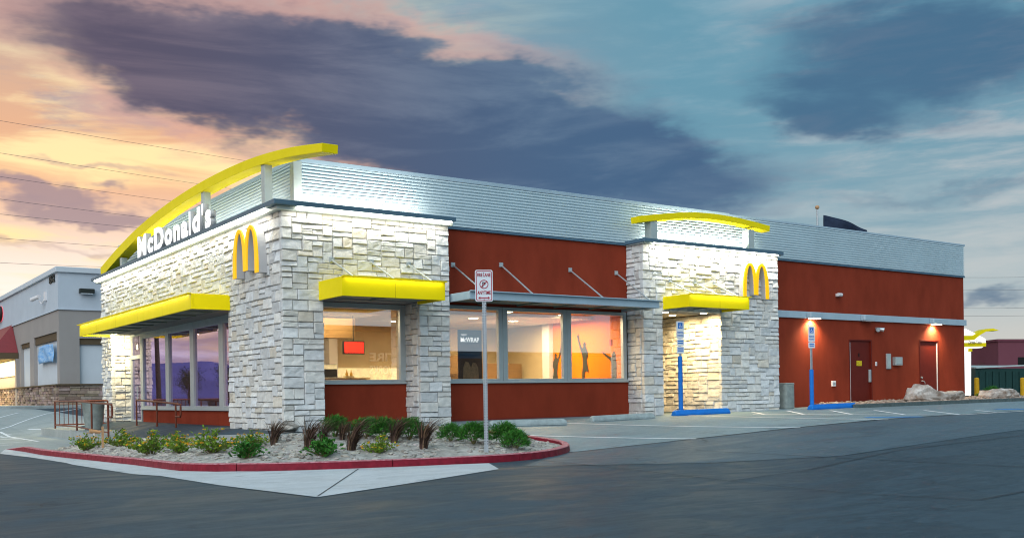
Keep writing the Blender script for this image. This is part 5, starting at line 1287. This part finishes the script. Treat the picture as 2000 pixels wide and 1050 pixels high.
for ch, ua, ub in (('R', -9, -2), ('O', -1, 8)): text_obj('letter', ch, (NX - .02, py(ua), pz(3, 626)), (0, -1, 0), Z_, .95, 'sign_glow', sgn, ext=.2, bold=.03, width=py(ua) - py(ub), sides='lamp_dark')
num = thing('street_number', (NX, py(105), pz(105, 549)), 'dark street number high on the shop building corner', 'number')
text_obj('digits', '8562', (NX - .02, py(100), pz(100, 553)), (0, -1, 0), Z_, .36, 'lamp_dark', num, ext=.03, bold=.03, width=py(100) - py(111))
p = onX(86, 585, NX); t = thing('security_camera', tuple(p), 'white bullet camera with a cable loop on the shop building', 'camera')
MB().tube([(NX - .55, p.y + .25, p.z - .0), (NX - .3, p.y - .35, p.z + .12)], [.11, .1], 12).build('body', 'white_strip', t); MB().tube([(NX, p.y - .55, p.z + .3), (NX - .12, p.y - .55, p.z - .1), (NX - .18, p.y - .4, p.z - .25), (NX - .25, p.y - .1, p.z - .1)], .035, 6).build('cable', 'white_strip', t); MB().box((NX - .1, p.y - .75, p.z - .1), (NX, p.y - .45, p.z + .35)).build('mount', 'white_strip', t)
p = onY(168, 571, NY); t = thing('wall_lamp', (p.x, NY, p.z), 'dark box lamp on the shop building beside the restaurant', 'lamp')
MB().box((p.x - .35, NY - .3, p.z - .05), (p.x + .35, NY, p.z + .17)).build('housing', 'lamp_dark', t, bevel=.02); MB().box((p.x - .28, NY - .27, p.z - .1), (p.x + .28, NY - .05, p.z - .05)).build('lens', 'stucco_panel', t)
ya, yb = py(77), py(105); z0_, z1_ = pz(90, 709), pz(90, 675); bn = MB()
for i in range(17):
    for j in range(9):
        a, b = i / 16, j / 8; bn.v.append((NX - .02 - .05 * math.sin(a * 9 + b * 4) * math.sin(b * 3.1), ya + (yb - ya) * a, z0_ + (z1_ - z0_) * b + .05 * math.sin(a * 3.1)))
for i in range(16):
    for j in range(8): bn.f.append((i * 9 + j, i * 9 + j + 1, (i + 1) * 9 + j + 1, (i + 1) * 9 + j))
o = bn.build('banner', 'banner', smooth=True, loc=(NX, ya, z0_)); md = o.modifiers.new('cloth', 'SOLIDIFY'); md.thickness = .01
tag(o, 'creased blue vinyl banner on the pale wall panel of the shop building', 'banner')
# kerb by the shop
struct(MB().box((NX - 3.2, NY - 1.5, NZ - .2), (NX + 12, NY + 46, NZ + .13)).build('shop_pavement', 'walk_concrete', bevel=.02), 'concrete footpath around the shop building')

# ------------------------------------------------------------------ behind the right-hand end
mat('bollard_yellow', (.62, .33, .01), .5, var=.15, vscale=6)
mat('dumpster_green', (.012, .045, .04), .5, var=.2, vscale=3)
mat('plum_wall', (.17, .055, .075), .85, var=.08, vscale=.5)
mat('gate_white', (.82, .82, .80), .5, emit=.55, ecol=(1., 1., .97))
for u, lab in ((1908, 'yellow steel bollard beside the white drive-through column'), (1998, 'yellow steel bollard at the right picture edge')):
    p = atD(u, 777, 42); p.z = G(p.x, p.y); z = atD(u, 737, 42).z; t = thing('bollard', tuple(p), lab, 'bollard', 'yellow bollards')
    MB().lathe(tuple(p), [(.1, -.1), (.1, z - p.z - .05), (.07, z - p.z), (.001, z - p.z + .01)], 16).build('pipe', 'bollard_yellow', t, smooth=False)
dG = 40.; dirR = Vector((sa, -ca, 0)); dirF = Vector((ca, sa, 0))
def slabpx(pts, dist, th): return MB().prism([atD(u, v, dist) for u, v in pts], dirF * th)
g = atD(1890, 772, dG); t = thing('drive_through_gateway', (g.x, g.y, G(g.x, g.y)), 'glowing white and yellow drive-through gateway beyond the building corner', 'gateway')
gz = G(g.x, g.y)
slabpx([(1868, 680), (1897, 680), (1897, 772), (1868, 772)], dG, .4).build('column', 'gate_white', t, fixn=True, bevel=.02)
slabpx([(1858, 643), (1886, 641), (1910, 653), (1925, 661), (1926, 672), (1918, 679), (1858, 679)], dG - .05, .5).build('cabinet', 'gate_white', t, fixn=True, bevel=.02)
slabpx([(1858, 656), (1884, 655), (1900, 655), (1912, 648), (1925, 642), (1940, 641), (1952, 645), (1938, 645), (1926, 647), (1914, 654), (1903, 663), (1884, 664), (1858, 665)], dG - .12, .6).build('swoosh', 'yellow', t, fixn=True)
slabpx([(1858, 669), (1926, 669), (1926, 676), (1858, 677)], dG - .1, .55).build('lower_band', 'yellow', t, fixn=True)
slabpx([(1893, 680), (1899, 680), (1899, 686), (1893, 686)], dG - .1, .5).build('bracket', 'yellow', t, fixn=True)
a, b = atD(1892, 671, dG - .14), atD(1917, 671, dG - .14); text_obj('lettering', 'Drive-Thru', a, dirR, Z_, .14, 'brown_trim', t, ext=.01, bold=.01, width=(b - a).length)
dp = 47.; p = atD(1950, 770, dp); t = thing('dumpster', (p.x, p.y, G(p.x, p.y)), 'dark green ribbed dumpster behind the far boulder', 'dumpster')
A = lambda u, v: atD(u, v, dp); zg = G(p.x, p.y)
q = [A(1906, 770), A(2010, 770)]; d = (q[1] - q[0]); L = d.length; d.normalize(); z1 = A(1950, 716).z; up_ = Vector(Z_)
o0 = Vector((q[0].x, q[0].y, zg)); bk = dirF * 2.2
MB().prism([o0 + up_ * .15, o0 + d * L + up_ * .15, o0 + d * L + bk + up_ * .15, o0 + bk + up_ * .15], (0, 0, z1 - zg - .2)).build('body', 'dumpster_green', t, fixn=True)
for k in range(8): s = o0 + d * (L * (k + .5) / 8) - dirF * .06; MB().prism([s + up_ * .15, s + d * .1 + up_ * .15, s + d * .1 + dirF * .06 + up_ * .15, s + dirF * .06 + up_ * .15], (0, 0, z1 - zg - .35)).build('rib', 'dumpster_green', t, fixn=True)
MB().prism([o0 - dirF * .1 + up_ * (z1 - zg - .05), o0 + d * L - dirF * .1 + up_ * (z1 - zg - .05 + .12), o0 + d * L + bk + up_ * (z1 - zg + .1), o0 + bk + up_ * (z1 - zg + .1)], (0, 0, .05)).build('lid', 'fascia_grey', t, fixn=True)
MB().prism([o0 - dirF * .01 + d * .2 + up_ * .0, o0 + d * .5 - dirF * .01, o0 + d * .5 + bk, o0 + d * .2 + bk], (0, 0, .15)).build('skid', 'black', t, fixn=True)
dp2 = 85.; A2 = lambda u, v: atD(u, v, dp2); q0, q1 = A2(1951, 760), A2(2080, 760); zg = G(q0.x, q0.y); d = (q1 - q0); L = d.length; d.normalize(); zz = A2(1951, 666).z; o0 = Vector((q0.x, q0.y, zg - .3))
t = thing('plum_building', tuple(o0), 'plum coloured flat-roofed building at the right edge', 'building')
MB().prism([o0, o0 + d * L, o0 + d * L + dirF * 12, o0 + dirF * 12], (0, 0, zz - zg + .3)).build('wall', 'plum_wall', t, fixn=True)
MB().prism([o0 - dirF * .1 - d * .1 + Vector((0, 0, zz - zg + .3)), o0 + d * L - dirF * .1 + Vector((0, 0, zz - zg + .3)), o0 + d * L + dirF * 12.1 + Vector((0, 0, zz - zg + .3)), o0 + dirF * 12.1 - d * .1 + Vector((0, 0, zz - zg + .3))], (0, 0, .18)).build('parapet_cap', 'plum_wall', t, fixn=True)
w0 = A2(1988, 712) - dirF * .05; MB().prism([w0, A2(2060, 712) - dirF * .05, A2(2060, 697) - dirF * .05, A2(1988, 697) - dirF * .05], dirF * .2).build('window', 'black', t, fixn=True)
p = atD(1938, 768, 43); plant('green_shrub', Vector((p.x, p.y, G(p.x, p.y))), 'small round green shrub in front of the dumpster', 'shrub', 'shrubs by the dumpster', SV[0], 1.2)
p = atD(1915, 776, 39); plant('green_shrub', Vector((p.x, p.y, G(p.x, p.y))), 'tiny shrub at the foot of the yellow bollard', 'shrub', 'shrubs by the dumpster', SV[1], .6)

# ------------------------------------------------------------------ trees (behind the dumpster, and the ones mirrored in the entrance glass)
mat('bark', (.10, .075, .05), .9, var=.3, vscale=10, bump=.6, bscale=25)
mat('leaf_tree', (.05, .085, .03), .7, var=.4, vscale=3, attr='tint')
def tree(p, h, r, seed, label, n=2600):
    rg = random.Random(seed); t = thing('tree', tuple(p), label, 'tree', 'trees around the lot'); tr, cr_ = MB(), MB(); cr_.c = []; P = Vector(p)
    tr.tube([P - Vector((0, 0, .2)), P + Vector((.1, 0, h * .3)), P + Vector((-.05, .1, h * .55)), P + Vector((0, 0, h * .9))], [h * .035, h * .026, h * .018, h * .005], 8); tips = []
    for i in range(16):
        a = rg.uniform(0, 6.3); z = h * rg.uniform(.3, .75); L = r * rg.uniform(.5, 1.); b = P + Vector((0, 0, z)); e = b + Vector((math.cos(a) * L, math.sin(a) * L, h * rg.uniform(.08, .28))); tr.tube([b, (b + e) / 2 + Vector((0, 0, -.1)), e], [h * .012, h * .008, h * .003], 5); tips += [e, (b + e) / 2 + Vector((0, 0, .2))]
    tips.append(P + Vector((0, 0, h * .95)))
    for i in range(n):
        e = rg.choice(tips); s = r * .26; q = e + Vector((rg.gauss(0, s), rg.gauss(0, s), rg.gauss(0, s * .8))); b = rg.uniform(.5, 1.5); leaf(cr_, q, Vector((rg.gauss(0, 1), rg.gauss(0, 1), rg.gauss(-.2, .7))), rg.uniform(.14, .26) * h / 5, .045 * h / 5, rg, (b, b, b * .8))
    tr.build('trunk', 'bark', t, smooth=True); cr_.build('crown', 'leaf_tree', t)
p = atD(1903, 765, 62); tree((p.x, p.y, G(p.x, p.y)), 1.7, .7, 3, 'small dark tree behind the white drive-through column', 900)
for k, (x, y, h) in enumerate(((-17.5, 66, 3.1), (-14, 55, 2.2), (-19.5, 62, 3.4))):
    tree((x, y, G(x, y)), h, h * .33, 20 + k, ('dark tree mirrored in the middle entrance window', 'taller tree mirrored beside the first one in the entrance glass', 'low tree mirrored nearest the entrance door')[k], 1600)
t = thing('utility_pole', (-12.4, 57, G(-12.4, 57)), 'slim dark utility pole mirrored in the entrance glass', 'pole')
MB().tube([(-12.4, 57, -1), (-12.2, 57.2, 9.)], [.2, .14], 10).build('shaft', 'bark', t); MB().box((-13.5, 57.1, 8.3), (-11., 57.25, 8.45)).build('crossarm', 'bark', t)

# ------------------------------------------------------------------ shop across the lot, seen only mirrored in the long windows
mat('plain_white', (.6, .6, .58), .6)
mat('brown_wall', (.20, .15, .11), .85, var=.1, vscale=.5)
H = thing('tyre_shop', (50, -70, -1.2), 'low brown shop across the lot mirrored in the long windows', 'building')
MB().box((18, -84, -1.5), (34, -70, 6.2)).box((34, -83.9, -1.5), (46, -70.3, 7.2)).box((46, -84, -1.5), (150, -70, 4.9)).build('wall', 'brown_wall', H)
MB().box((17.7, -84.1, 6.2), (34, -69.6, 6.7)).box((33.7, -84.2, 7.2), (46.3, -69.7, 7.7)).box((46.3, -84.1, 4.9), (150, -69.6, 5.3)).build('cornice', 'brown_trim', H)
for txt, z in (('TIRE', 4.2), ('WORKS', 2.9)): text_obj('lettering', txt, (41.6, -70.1, z), (-1, 0, 0), Z_, .85, 'plain_white', H, ext=.1, bold=.02, width=3.0)
